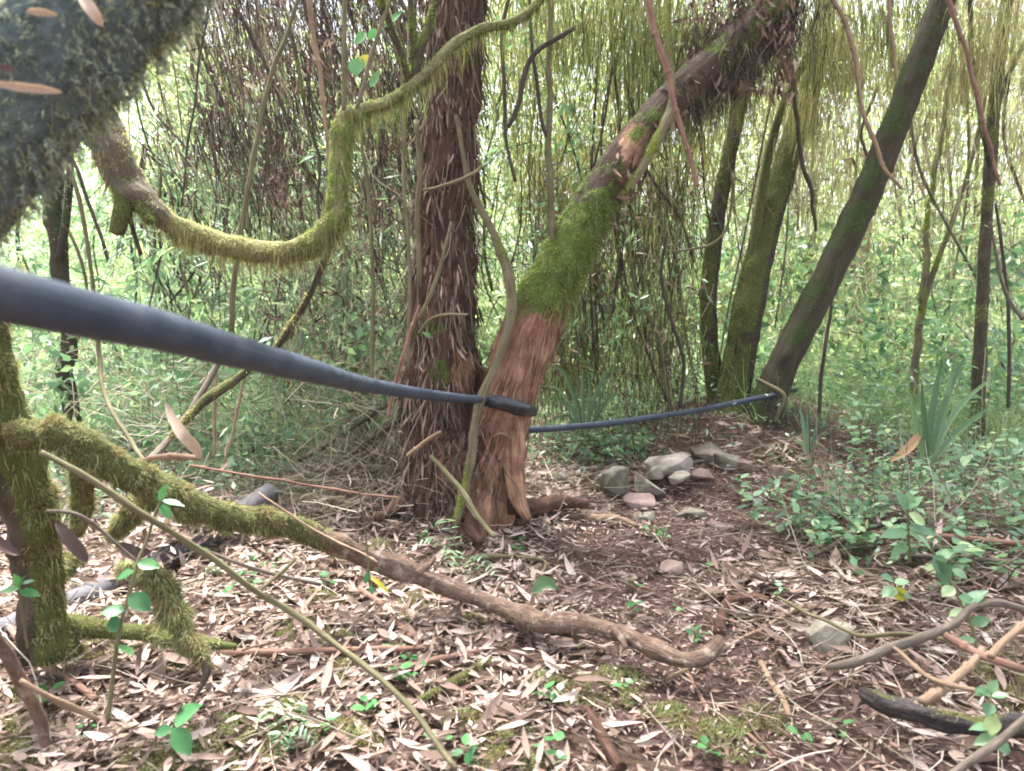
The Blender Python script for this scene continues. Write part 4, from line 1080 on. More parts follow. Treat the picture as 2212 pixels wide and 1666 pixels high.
t_ = Tube(p_, r_ * .75, 14, rough=.3, rscale=20, seed=25)
mk = np.clip(1.2 - 1.6 * sstep(.55, .72, t_.t), 0, 1)
limb = empty('mossy_limb', p_[-1], 'moss-bearded limb arching down to the litter at lower left', 'branch')
so = tube_part('wood', t_, M['mossbark'], parent=limb, mask=mk)
moss_part(so, t_, mk, 9000, 'moss', length=(.015, .045), width=.0022, droop=.9)

# ------------------------------------------------------------------ sticks lying in the foreground
def lay(rows, lift=0.0, per=6, clear=.5):
    """rows (u, v, width px) on the ground -> centre line, radii"""
    pts, rad = [], []
    for (u, v, w) in rows:
        g = G(u, v)
        d = (g - CAMP) @ AX_F
        r = w * d / F / 2
        g = g.copy(); g[2] = hz(g[0], g[1]) + r * clear + lift + .008
        pts.append(g); rad.append(r)
    s = spline(np.column_stack([pts, rad]), per)
    return s[:, :3], np.maximum(s[:, 3], .0008)

def stick(name, rows, mat, label, cat='stick', sides=9, rough=.18, lift=0.0, mossy=0, group=None):
    p_, r_ = lay(rows, lift)
    p_ = p_ + np.stack([noise(p_, 8, 1) - .5, noise(p_, 8, 2) - .5, 0 * p_[:, 0]], 1) * .018
    r_ = r_ * (1 + .3 * (noise(p_, 25, 3) - .5))
    t_ = Tube(p_, r_, sides, rough=rough, rscale=22, seed=int(rows[0][0]) % 83)
    mk = moss_mask(t_, .2, .5, .4, 3, 8) if mossy else None
    if mossy:
        root = empty(name, p_[0], label, cat, group)
        so = tube_part('wood', t_, M[mat], parent=root, mask=mk)
        moss_part(so, t_, mk, mossy, 'moss', length=(.008, .02), width=.0022)
        return root
    o = tube_part(name, t_, M[mat], base=p_[0], mask=mk)
    return tag(o, label, cat, group)

stem('fallen_sapling', [(88, 978, 1.75, 12), (150, 1010, 1.76, 14), (215, 1048, 1.78, 16), (300, 1105, 1.82, 15), (370, 1150, 1.86, 15), (420, 1186, 1.9, 15), (500, 1235, 1.96, 14), (570, 1284, 2.0, 14), (650, 1338, 2.0, 14), (720, 1388, 1.98, 14), (790, 1440, 1.92, 14), (850, 1495, 1.86, 13), (910, 1560, 1.78, 13), (985, 1660, 1.68, 12)], 'olive',
     'long slender olive stem slanting across the lower left foreground', 'stem',
     children=[('side_twig', [(395, 1170, 1.88, 9), (480, 1205, 1.98, 9), (580, 1238, 2.1, 9), (690, 1262, 2.2, 7)], 'greycane'), ('side_twig', [(560, 1278, 2.0, 8), (620, 1226, 2.02, 7), (640, 1205, 2.03, 5)], None)])
stem('forest_twig', [(100, 1105, 1.8, 8), (170, 1115, 1.85, 8), (250, 1170, 1.92, 8), (310, 1225, 1.98, 7)], 'greycane', 'thin grey stem reaching right from the left-edge mossy trunk', 'stem')
stem('dead_stick', [(-20, 1360, 1.35, 28), (20, 1430, 1.4, 27), (55, 1500, 1.45, 27), (85, 1560, 1.48, 26), (100, 1610, 1.5, 22)], 'brownbark', 'stout brown stick leaning at the bottom left corner', 'stick', sides=14)
stem('forest_twig', [(45, 1470, 1.4, 11), (110, 1505, 1.45, 11), (160, 1530, 1.5, 16), (215, 1555, 1.55, 7)], 'tan', 'straw stem branching from the stout stick at bottom left', 'stem')
stick('flat_cane', [(18, 1372, 17), (80, 1430, 17), (140, 1480, 17), (205, 1526, 15)], 'redcane', 'reddish flat cane lying at lower left beside the stout stick', 'cane', lift=.01)
stick('split_cane', [(478, 1427, 16), (600, 1426, 17), (720, 1424, 17), (840, 1422, 15), (915, 1418, 13)], 'redcane', 'split red-brown bamboo lying level in the foreground litter', 'cane', lift=.012)
stick('flat_cane', [(845, 1470, 13), (900, 1455, 14), (960, 1440, 14), (1040, 1424, 10)], 'redcane', 'short reddish cane just right of the split bamboo', 'cane', lift=.01)
stick('flat_cane', [(780, 1285, 12), (820, 1320, 14), (855, 1355, 16), (890, 1390, 12)], 'redcane', 'short orange-brown cane below the bare half of the fallen branch', 'cane', lift=.008)
stick('dead_stick', [(640, 1480, 12), (720, 1465, 13), (790, 1455, 12), (850, 1440, 9)], 'greycane', 'grey stick lying under the split red-brown bamboo', lift=.004)
stick('dead_stick', [(560, 1375, 8), (600, 1352, 10), (650, 1335, 10), (720, 1325, 7)], 'tan', 'pale cane in the litter left of the fallen branch middle', 'cane', lift=.008)
stick('mossy_stick', [(905, 1530, 16), (960, 1500, 20), (1010, 1470, 20), (1060, 1440, 14)], 'mossbark', 'short stick coated in yellow moss in the centre foreground', mossy=2600)
stick('arched_twig', [(1010, 1225, 9), (1080, 1218, 9), (1140, 1222, 9), (1178, 1230, 8), (1172, 1255, 7), (1150, 1280, 5)], 'olive', 'arched greenish stem lying above the fallen branch near the fern', 'stem', lift=.02)
stick('rotten_stick', [(1265, 1545, 22), (1290, 1590, 28), (1315, 1630, 28), (1345, 1675, 26)], 'shaggy', 'dark rotten stick at the bottom centre edge')
stick('thin_cane', [(1440, 1480, 8), (1520, 1440, 9), (1600, 1395, 9), (1690, 1350, 8), (1740, 1318, 6)], 'tan', 'thin straw cane crossing the path right of the branch hook', 'cane', lift=.01)
stick('pale_cane', [(1640, 1440, 14), (1660, 1480, 16), (1690, 1520, 16), (1705, 1560, 14)], 'tan', 'short pale jointed cane lying on the path', 'cane')
stick('hooked_root', [(1553, 1378, 20), (1558, 1345, 26), (1566, 1318, 26), (1592, 1306, 25), (1630, 1302, 24), (1660, 1306, 18)], 'shaggy', 'dark bent root lying beyond the tip of the fallen branch', 'root', rough=.35)
stick('dead_stick', [(1665, 1640, 9), (1600, 1580, 10), (1530, 1540, 10), (1480, 1450, 9)], 'redcane', 'reddish twig at the bottom of the path', 'twig')
stem('dead_stick', [(1785, 1442, 1.95, 13), (1840, 1425, 1.97, 20), (1900, 1405, 2.0, 21), (1960, 1385, 2.03, 20), (2020, 1358, 2.05, 20), (2070, 1335, 2.08, 17), (2110, 1312, 2.1, 16), (2160, 1306, 2.1, 16), (2230, 1325, 2.1, 15)], 'greycane', 'brown-grey branch lying across the right foreground below the herbs', 'branch', sides=12)
stem('dark_log', [(1868, 1500, 1.78, 30), (1885, 1515, 1.75, 36), (1930, 1545, 1.72, 42), (2010, 1562, 1.69, 44), (2100, 1566, 1.66, 42), (2180, 1568, 1.64, 44), (2300, 1580, 1.6, 44)], 'rottenlog', 'dark curved log at the lower right edge', 'log', mossy=500, mossmat='moss', sides=22, lo=.72, hi=.95, rough=.42, fine=.006)
stem('pale_cane', [(1990, 1518, 1.78, 19), (2030, 1485, 1.83, 20), (2080, 1445, 1.9, 19), (2120, 1405, 1.97, 17)], 'tan', 'thick pale bamboo length leaning over the dark log', 'cane', sides=14)
stem('pale_cane', [(1930, 1400, 2.0, 8), (1975, 1440, 1.9, 10), (2030, 1468, 1.82, 11), (2110, 1490, 1.76, 10), (2180, 1500, 1.72, 8)], 'tan', 'thin curved straw stem crossing above the dark log', 'cane')
stem('flat_cane', [(2040, 1372, 2.0, 16), (2100, 1405, 1.95, 17), (2150, 1425, 1.9, 18), (2230, 1450, 1.85, 16)], 'redcane', 'orange-brown flat cane at the right edge above the dark log', 'cane')
stem('flat_cane', [(2140, 1420, 1.8, 16), (2175, 1385, 1.85, 17), (2225, 1340, 1.9, 16)], 'tan', 'pale cane stub pointing out of the right edge', 'cane')
stem('grey_stick', [(2050, 1680, 1.5, 18), (2100, 1640, 1.5, 18), (2150, 1600, 1.5, 19), (2230, 1535, 1.5, 18)], 'greycane', 'straight grey stick in the bottom right corner', 'stick', sides=12)
stem('grey_stick', [(1680, 1290, 2.75, 7), (1760, 1330, 2.5, 8), (1850, 1372, 2.3, 9), (1950, 1370, 2.2, 10), (2060, 1385, 2.1, 9)], 'olive', 'thin olive stick running level among the right foreground litter', 'stick')
stick('dark_stick', [(1760, 1235, 10), (1810, 1210, 12), (1870, 1180, 13), (1930, 1160, 12), (2000, 1162, 9)], 'twig', 'dark bent stick lying among the right-hand herbs', lift=.06)
stick('fallen_cane', [(1830, 1180, 9), (1950, 1185, 12), (2080, 1195, 14), (2230, 1210, 12)], 'redcane', 'bundle-like reddish cane lying level at the right edge', 'cane', lift=.05)
stick('fallen_cane', [(1900, 1215, 8), (2020, 1225, 10), (2150, 1235, 12), (2240, 1240, 10)], 'greycane', 'greyish cane lying level below the reddish one at right', 'cane', lift=.03)
stick('orange_root', [(1265, 1128, 14), (1310, 1128, 18), (1345, 1134, 16), (1375, 1142, 8)], 'tan', 'short orange-brown root exposed between the tree foot and the stones', 'root')
stick('twig', [(1385, 1265, 8), (1420, 1240, 10), (1465, 1215, 6)], 'twig', 'short dark twig beside the purple rock on the path', 'twig')

# ------------------------------------------------------------------ stones
def stone(u, v, w, h, mat, label, d=None, tilt=0.0, seed=0, sink=.25, group='rough stones edging the bank'):
    r = np.random.default_rng(seed + 5)
    g = G(u, v + h * .42)
    dd = (g - CAMP) @ AX_F if d is None else d
    c = P(u, v, dd + .02)
    W, H = w * dd / F, h * dd / F
    pts = r.normal(0, 1, (15, 3)); pts = pts / np.linalg.norm(pts, axis=1)[:, None]
    pts = np.sign(pts) * np.abs(pts) ** .8 * r.uniform(.8, 1.15, (15, 1))
    pts = pts * np.array([W * .68, min(W, H * 1.5) * .58, H * .72])
    R = Matrix.Rotation(r.uniform(0, 6), 3, 'Z')
    import bmesh
    bm = bmesh.new()
    for q in pts:
        bm.verts.new((q[0] * math.cos(tilt) - q[2] * math.sin(tilt), q[1], q[0] * math.sin(tilt) + q[2] * math.cos(tilt)))
    res = bmesh.ops.convex_hull(bm, input=bm.verts)
    bmesh.ops.delete(bm, geom=[x for x in set(res['geom_interior'] + res['geom_unused']) if isinstance(x, bmesh.types.BMVert)], context='VERTS')
    bmesh.ops.bevel(bm, geom=list(bm.edges) , offset=min(W, H) * .045, segments=2, affect='EDGES', profile=.6)
    bmesh.ops.triangulate(bm, faces=bm.faces)
    bmesh.ops.subdivide_edges(bm, edges=bm.edges, cuts=1, use_grid_fill=True)
    bmesh.ops.triangulate(bm, faces=bm.faces)
    co = np.array([vv.co for vv in bm.verts])
    nr = np.array([vv.normal for vv in bm.verts])
    co = co + nr * ((fbm(co + seed, 34, seed) - .5) * .08 * min(W, H))[:, None]
    for vv, q in zip(bm.verts, co): vv.co = q
    me = bpy.data.meshes.new('stone'); bm.to_mesh(me); bm.free()
    for p_ in me.polygons: p_.use_smooth = True
    me.set_sharp_from_angle(angle=math.radians(24))
    o = link('stone', me, M[mat], base=c)
    return tag(o, label, 'stone', group)

stone(1334, 1054, 70, 68, 'stonegreen', 'large greenish block, leftmost stone by the path bend', 4.42, seed=1)
stone(1411, 1046, 66, 44, 'stone', 'angular brownish stone just right of the large greenish block', 4.48, seed=2)
stone(1446, 1003, 98, 36, 'stone', 'long pale slab lying on top of the stone row', 4.62, seed=3, tilt=.08)
stone(1417, 1021, 48, 24, 'stone', 'flat pale stone wedged under the long slab', 4.52, seed=4)
stone(1468, 1032, 46, 21, 'stone', 'flat tilted stone poking out below the long slab', 4.5, seed=5, tilt=.2)
stone(1514, 1024, 44, 20, 'stonedark', 'small flat stone right of the tilted one', 4.6, seed=6)
stone(1530, 979, 56, 44, 'stone', 'pale square stone standing highest on the bank edge', 4.85, seed=7, tilt=-.5)
stone(1566, 1001, 54, 38, 'stonegreen', 'brown stone tucked right below the pale square one', 4.78, seed=8)
stone(1602, 1008, 38, 22, 'stonedark', 'small purplish stone at the right of the stone row', 4.75, seed=9)
stone(1380, 1086, 52, 30, 'stonedark', 'dark low stone at the foot of the large greenish block', 4.32, seed=10)
stone(1676, 1028, 40, 36, 'stonedark', 'purple-brown rock in the bank under the leaning tree', 4.7, seed=11)
stone(1393, 1118, 46, 20, 'stone', 'flat earthy stone bedded in the path below the row', 4.15, seed=12)
stone(1498, 1112, 56, 26, 'stonegreen', 'grey mossy stone bedded at the path edge', 4.2, seed=13)
stone(1452, 1228, 50, 36, 'stonedark', 'purple-brown rock lying alone on the path', None, seed=14, tilt=-.5)
stone(1550, 1138, 48, 20, 'stonedark', 'flat purplish stone bedded right of the mossy one', 4.05, seed=15)
stone(1350, 1250, 44, 18, 'stonedark', 'flat pinkish slab half buried in the middle of the path', None, seed=16)
stone(1794, 1376, 72, 56, 'stonegreen', 'rounded earthy rock in the right foreground above the grey branch', None, seed=17)
stone(1366, 1160, 24, 18, 'stonedark', 'small dark lump of stone beside a seedling on the path', None, seed=18)
stone(1205, 1030, 34, 20, 'stonegreen', 'small pale stone right of the tree root', 4.6, seed=19)

# ------------------------------------------------------------------ plants with single leaves
def leaf_mesh(parent, base, axis, nrm, L, W, mat, curl=-.2, stations=((.12, .55), (.3, .95), (.5, 1.0), (.72, .72), (.9, .28)), name='leaf', fold=.1, label=None):
    V, T = leaves(np.array([base]), np.array([axis]), np.array([nrm]), L, W, stations=stations, curl=curl, fold=fold)
    o = build(name, V, T, M[mat], parent=parent)
    if label: o['label'] = label
    return o

def leafy_plant(name, stem_rows, leaf_list, label, cat='plant', stem_mat='olive', leaf_mat='broad', group=None):
    """leaf_list of (u0, v0, u1, v1, depth, width px)"""
    p_, r_ = trace(stem_rows, 5)
    t_ = Tube(p_, r_, 7, rough=.1, rscale=30)
    b = p_[np.argmin(p_[:, 2])]
    root = empty(name, b, label, cat, group)
    tube_part('stem', t_, M[stem_mat], parent=root)
    for i, row in enumerate(leaf_list):
        u0, v0, u1, v1, d, w = row[:6]
        a_, e_ = P(u0, v0, d), P(u1, v1, d - .012)
        ax = e_ - a_
        L = np.linalg.norm(ax)
        nr = unit(unit(CAMP - a_) * .55 + np.array([0, 0, .75]) + rng.normal(0, .2, 3))
        leaf_mesh(root, a_, ax, nr, L, w * d / F, row[6] if len(row) > 6 else leaf_mat, curl=rng.uniform(-.25, -.02))
    return root

leafy_plant('broad_leaf_seedling', [(372, 1600, 1.9, 8), (378, 1560, 1.88, 7), (385, 1540, 1.87, 6), (395, 1515, 1.87, 4)],
            [(376, 1565, 425, 1518, 1.86, 46), (374, 1572, 412, 1632, 1.83, 44), (372, 1575, 330, 1584, 1.85, 26)], 'seedling with three glossy oval leaves at the bottom left')
leafy_plant('climbing_seedling', [(232, 1555, 1.75, 11), (243, 1470, 1.76, 10), (252, 1400, 1.77, 10), (262, 1345, 1.78, 9), (280, 1280, 1.8, 9), (298, 1215, 1.82, 8), (320, 1160, 1.84, 7), (335, 1110, 1.85, 6), (350, 1080, 1.86, 5)],
            [(298, 1215, 342, 1222, 1.8, 30), (290, 1235, 248, 1248, 1.8, 30), (280, 1285, 325, 1318, 1.78, 44), (262, 1345, 228, 1352, 1.77, 40), (255, 1395, 290, 1412, 1.76, 30), (345, 1085, 358, 1045, 1.86, 22), (350, 1082, 398, 1090, 1.86, 20), (345, 1090, 372, 1120, 1.86, 22), (270, 1320, 215, 1322, 1.78, 36)],
            'upright twiggy seedling with insect-eaten leaves in front of the mossy limb')
leafy_plant('small_seedling', [(60, 1400, 1.95, 6), (48, 1330, 1.93, 6), (42, 1270, 1.92, 5)],
            [(42, 1272, 0, 1276, 1.9, 18), (44, 1276, 88, 1288, 1.9, 22), (42, 1268, 30, 1240, 1.9, 18), (44, 1262, 74, 1252, 1.9, 14), (40, 1270, 52, 1245, 1.9, 14)], 'small bright seedling in front of the left-edge mossy trunk')
leafy_plant('small_seedling', [(1498, 1402, 2.35, 4), (1500, 1375, 2.35, 4), (1501, 1352, 2.35, 3)],
            [(1500, 1362, 1490, 1345, 2.34, 10), (1500, 1362, 1512, 1350, 2.34, 10), (1500, 1385, 1512, 1380, 2.34, 8)], 'tiny upright shoot beside the hook of the fallen branch')
leafy_plant('leafy_sprig', [(800, 1270, 2.45, 5), (796, 1225, 2.44, 5), (792, 1180, 2.43, 5), (786, 1120, 2.42, 4), (772, 1030, 2.42, 4)],
            [(797, 1235, 788, 1262, 2.42, 14), (800, 1245, 845, 1278, 2.42, 12, 'yellow'), (800, 1265, 805, 1285, 2.4, 12)], 'thin upright sprig with a yellow leaf by the middle of the fallen branch', stem_mat='vinebark')
leafy_plant('nettle', [(1965, 1215, 3.0, 8), (1962, 1170, 3.0, 7), (1962, 1120, 3.0, 6), (1960, 1085, 3.0, 5)],
            [(1962, 1100, 1935, 1062, 2.98, 34), (1962, 1100, 1992, 1070, 2.98, 32), (1962, 1110, 2000, 1135, 2.95, 36), (1962, 1150, 1900, 1158, 2.96, 36), (1963, 1150, 2010, 1165, 2.96, 34), (1962, 1105, 1962, 1060, 3.0, 30), (1962, 1140, 2030, 1150, 2.96, 30), (1962, 1180, 1925, 1195, 2.95, 26)], 'tallest light green nettle-like herb amid the right-hand herbs', leaf_mat='herb')
leafy_plant('leafy_shoot', [(2115, 1420, 2.1, 8), (2095, 1340, 2.14, 8), (2060, 1270, 2.18, 7), (2030, 1215, 2.2, 6), (2005, 1180, 2.2, 5)],
            [(2010, 1190, 1985, 1150, 2.18, 30), (2015, 1200, 2045, 1240, 2.16, 40), (2050, 1255, 2022, 1210, 2.16, 36), (2060, 1268, 2035, 1290, 2.15, 28), (2080, 1310, 2130, 1270, 2.12, 36), (2085, 1320, 2050, 1330, 2.12, 26), (2098, 1350, 2140, 1335, 2.1, 30), (2105, 1380, 2070, 1385, 2.1, 26), (2070, 1290, 2110, 1300, 2.12, 24)], 'long leaning leafy shoot arching over the right foreground sticks', leaf_mat='herb')
leafy_plant('leafy_shoot', [(2165, 1640, 1.55, 7), (2150, 1580, 1.57, 6), (2142, 1530, 1.58, 6), (2135, 1490, 1.6, 5)],
            [(2140, 1500, 2112, 1485, 1.58, 22), (2138, 1495, 2152, 1470, 1.58, 22), (2142, 1505, 2180, 1500, 1.58, 20), (2142, 1520, 2130, 1545, 1.57, 28), (2145, 1545, 2140, 1590, 1.56, 34), (2148, 1570, 2095, 1570, 1.57, 24), (2130, 1495, 2105, 1500, 1.58, 18), (2152, 1590, 2105, 1605, 1.56, 26), (2155, 1600, 2180, 1630, 1.55, 30)], 'leafy seedling with heart-shaped leaves at the bottom right, before the dark log', leaf_mat='herb')
leafy_plant('leafy_shoot', [(1945, 1300, 2.4, 5), (1935, 1270, 2.4, 5), (1930, 1245, 2.4, 4)],
            [(1935, 1270, 1905, 1290, 2.38, 30), (1935, 1268, 1950, 1300, 2.38, 30, 'yellow'), (1932, 1260, 1965, 1255, 2.38, 26), (1930, 1255, 1905, 1240, 2.38, 24), (1935, 1275, 1975, 1290, 2.38, 26)], 'low herb with one yellowing leaf in the right foreground', leaf_mat='herb')
leafy_plant('green_bush', [(745, 700, 4.6, 8), (742, 660, 4.6, 7), (738, 635, 4.6, 6)],
            [(740, 650, 710, 665, 4.55, 26), (740, 645, 768, 632, 4.55, 24), (738, 640, 745, 625, 4.55, 22), (742, 690, 700, 710, 4.55, 22), (742, 690, 775, 700, 4.55, 22)], 'pale blue-green broad leaves shining in the thicket left of the shaggy trunk', leaf_mat='herb')
leafy_plant('round_leaf_vine', [(815, 20, 3.2, 5), (800, 80, 3.2, 5), (785, 130, 3.2, 5), (775, 165, 3.2, 5)],
            [(775, 125, 768, 165, 3.15, 44), (785, 118, 796, 148, 3.15, 26, 'yellow'), (790, 70, 765, 95, 3.15, 26), (798, 85, 812, 60, 3.15, 18), (830, 60, 870, 20, 3.2, 22), (800, 190, 822, 150, 3.2, 24)], 'vine with round green leaves, one yellow, above the loop elbow')

# strap-leaved plants
def strap_plant(u, v, d, blades_, label, mat='strap', name='strap_leaf_plant'):
    base = P(u, v, d); base[2] = hz(base[0], base[1])
    root = empty(name, base, label, 'plant')
    for (rows, w, m_) in blades_:
        pts = P(np.array([r_[0] for r_ in rows], float), np.array([r_[1] for r_ in rows], float), np.array([r_[2] if len(r_) > 2 else d for r_ in rows], float))
        single_leaf('leaf', pts, w * d / F, m_ or mat, None, parent=root)
    return root

strap_plant(1265, 935, 4.7, [([(1258, 930), (1245, 870), (1215, 800), (1178, 790)], 13, None), ([(1262, 930), (1258, 850), (1260, 790)], 10, None), ([(1268, 930), (1285, 860), (1310, 810), (1340, 800)], 11, None),
    ([(1272, 930), (1300, 880), (1330, 850), (1345, 880)], 9, None), ([(1255, 930), (1230, 880), (1195, 860), (1170, 880)], 9, None), ([(1260, 930), (1240, 890), (1205, 840), (1165, 835)], 8, None), ([(1270, 932), (1290, 890), (1300, 850), (1325, 785)], 8, None),
    ([(1250, 932), (1228, 900), (1190, 905)], 7, None), ([(1266, 930), (1275, 850), (1268, 800)], 8, None)], 'arching grassy plant just right of the leaning trunk above the thin pipe')
strap_plant(2008, 1010, 4.3, [([(2000, 1000), (2008, 930), (2020, 850), (2035, 775)], 18, None), ([(2012, 1000), (2040, 930), (2080, 870), (2150, 810)], 16, None), ([(2008, 1000), (2030, 920), (2050, 840), (2060, 780)], 16, None), ([(1995, 1000), (1980, 920), (1965, 840)], 15, None),
    ([(2015, 1000), (2060, 940), (2110, 900), (2140, 880)], 13, None), ([(2002, 1000), (1996, 900), (1990, 830)], 14, None), ([(2010, 1000), (2030, 900), (2070, 800), (2085, 770)], 13, None), ([(1990, 935), (1960, 970), (1920, 998)], 24, 'orangeleaf'), ([(2010, 1005), (2080, 980), (2150, 940)], 8, None)], 'strap-leaved plant with one orange dead leaf at the right')
strap_plant(1745, 985, 4.5, [([(1745, 980), (1738, 930), (1728, 880)], 12, 'herb'), ([(1748, 980), (1745, 920), (1746, 880)], 10, 'herb'), ([(1750, 980), (1762, 930), (1770, 890)], 9, 'herb'), ([(1745, 985), (1735, 960), (1712, 950)], 10, 'herb')], 'small pale silvery strap-leaved tuft right of the leaning tree foot')

# ferns
def fern(u, v, fronds, label, name='fern', mat='herb', group=None):
    base = G(u, v)
    root = empty(name, base, label, 'fern', group)
    for (du, dv, h, n, wl) in fronds:
        tip = G(u + du, v + dv); tip[2] = hz(tip[0], tip[1]) + h
        mid = (base + tip) / 2; mid[2] += .06 + h * .6
        s = spline(np.array([base, mid, tip]), 10)
        t_ = Tube(s, np.linspace(.0015, .0005, len(s)), 5)
        fo = tube_part('frond', t_, M['olive'], parent=root)
        k = np.linspace(2, len(s) - 1, n).astype(int)
        ps, axs, Ls = [], [], []
        tan = unit(np.gradient(s, axis=0))
        for q in k:
            sd = unit(np.cross(tan[q], [0, 0, 1.0]))
            for sg in (-1, 1):
                ps.append(s[q]); axs.append(sd * sg + tan[q] * .35 + np.array([0, 0, -.15])); Ls.append(wl * math.sin(math.pi * min(.97, (q / len(s)) * .85 + .15)))
        Ls = np.array(Ls)
        V, T = leaves(np.array(ps), np.array(axs), np.tile([0, 0, 1.0], (len(ps), 1)), Ls, Ls * .28, curl=-.15)
        build('leaflets', V, T, M[mat], parent=fo, kind='stuff')
    return root
fern(1000, 1245, [(-130, 5, .10, 12, .05), (-60, -50, .12, 12, .05), (70, 35, .06, 10, .045), (-40, 40, .08, 10, .045), (110, 60, .04, 9, .04)], 'blue-green fern behind the bare part of the fallen branch')
fern(1375, 1098, [(12, -42, .03, 9, .035)], 'single small fern frond in front of the stones')
fern(620, 1625, [(-60, -40, .03, 10, .04), (40, -40, .05, 10, .04), (70, 20, .03, 9, .04), (-20, 40, .02, 8, .04)], 'blue-green fern lying in the litter at bottom left')
fern(1330, 905, [(-60, -40, .2, 9, .06), (50, -50, .22, 9, .06), (-20, -60, .25, 9, .06)], 'fern just above the middle of the thin pipe')

# brown dead broad leaves at left
single_leaf('brown_leaf', P(np.array([122, 150, 175, 190]), np.array([1128, 1165, 1195, 1215]), np.array([2.0, 1.98, 1.97, 1.97])), .042, 'brownleaf', 'big dark brown dead leaf hanging beside the left-edge mossy trunk')
single_leaf('brown_leaf', P(np.array([-30, 10, 45]), np.array([1150, 1180, 1200]), np.array([1.7, 1.7, 1.7])), .03, 'brownleaf', 'dark brown dead leaf cut by the left edge')
single_leaf('brown_leaf', P(np.array([255, 290, 330]), np.array([1175, 1195, 1190]), np.array([2.2, 2.2, 2.2])), .05, 'brownleaf', 'curled dark brown leaf under the mossy fallen branch')
single_leaf('brown_leaf', G(1150, 1292) + np.array([[0, 0, .02], [.05, .02, .06], [.10, .0, .035]]), .06, 'strap', 'dark green broad leaf on the litter right of the fern')

# ------------------------------------------------------------------ ground cover: moss cushions
def ground_scatter(n, x0, x1, y0, y1):
    x = rng.uniform(x0, x1, n); y = rng.uniform(y0, y1, n)
    return x, y
mp_, mr = [], []
for (u, v, r) in [(560, 1590, .13), (1105, 1625, .10), (460, 1590, .10), (330, 1660, .12), (30, 1600, .12), (740, 1452, .06), (640, 1362, .10), (690, 1300, .08), (870, 1345, .06), (720, 1385, .07), (60, 1500, .07), (430, 1440, .08), (1290, 1500, .12), (760, 1590, .08), (1000, 1560, .06), (620, 1545, .08), (2170, 1455, .12), (2200, 1520, .10), (1330, 1470, .10), (1560, 1590, .10), (900, 1300, .07), (320, 1400, .08), (200, 1420, .09), (1020, 1345, .05), (1650, 1560, .08), (820, 1180, .06), (480, 1600, .1), (1180, 1480, .07), (1450, 1555, .08), (20, 1640, .1)]:
    mp_.append(G(u, v)); mr.append(r)
parts = []
for c, r in zip(mp_, mr):
    n = int(9000 * r * r / .01 * .35)
    a_ = rng.uniform(0, 2 * np.pi, n); q = r * np.sqrt(rng.random(n)) * (.7 + .6 * noise(np.stack([np.cos(a_) * 2 + c[0] * 9, np.sin(a_) * 2, 0 * a_], -1), 1, 8))
    x, y = c[0] + q * np.cos(a_), c[1] + q * np.sin(a_)
    keep = fbm(np.stack([x, y, 0 * x], -1), 22, 13, 2) > .36
    x, y, q = x[keep], y[keep], q[keep]
    z = hz(x, y) + .014 * np.clip(1 - (q / r) ** 2, 0, 1) + .004
    d = unit(rng.normal(0, .55, (len(x), 3)) + np.array([0, 0, .8]))
    parts.append(blades(np.stack([x, y, z], 1), d, rng.uniform(.008, .026, len(x)), .0026, .5))
V, T = merge(parts)
tag(build('ground_moss', V, T, M['moss']), 'yellow-green moss cushions spread over the forest floor', 'moss', kind='stuff')

# ------------------------------------------------------------------ leaf litter
def litter_density(x, y):
    p = np.stack([x, y, 0 * x], -1)
    pmk = path_mask(x, y)
    d = 1.0 - .78 * pmk
    d *= .45 + .8 * sstep(.3, .6, fbm(p, 2.5, 90))
    d *= 1 - .55 * sstep(.55, 1.2, x) * sstep(2.8, 3.6, y)
    d *= 1 - .8 * sstep(4.2, 6.0, y) * sstep(.3, .8, x)
    d *= 1 - .6 * sstep(5.0, 7.5, y)
    return np.clip(d, .03, 1)
def litter_points(n, x0, x1, y0, y1):
    x, y = ground_scatter(n, x0, x1, y0, y1)
    keep = rng.random(n) < litter_density(x, y)
    return x[keep], y[keep]
def litter_frame(x, y, tilt=.28):
    n = len(x)
    a_ = rng.uniform(0, 2 * np.pi, n)
    ax = np.stack([np.cos(a_), np.sin(a_), rng.normal(0, tilt * .5, n)], 1)
    nr = unit(np.stack([rng.normal(0, tilt, n), rng.normal(0, tilt, n), np.ones(n)], 1))
    z = hz(x, y) + np.abs(rng.normal(.006, .014, n)) + .004
    return np.stack([x, y, z], 1), ax, nr
x, y = litter_points(56000, -3.4, 3.2, 1.0, 6.0)
p, ax, nr = litter_frame(x, y)
L = rng.lognormal(math.log(.070), .38, len(x)).clip(.024, .16) * (1 - .35 * path_mask(x, y)); W = L * rng.uniform(.13, .28, len(x))
uu_, vv_, dd_ = project(p + ax * L[:, None] * .5)
inview = (uu_ > 10) & (uu_ < 2200) & (vv_ > 10) & (vv_ < 1655)
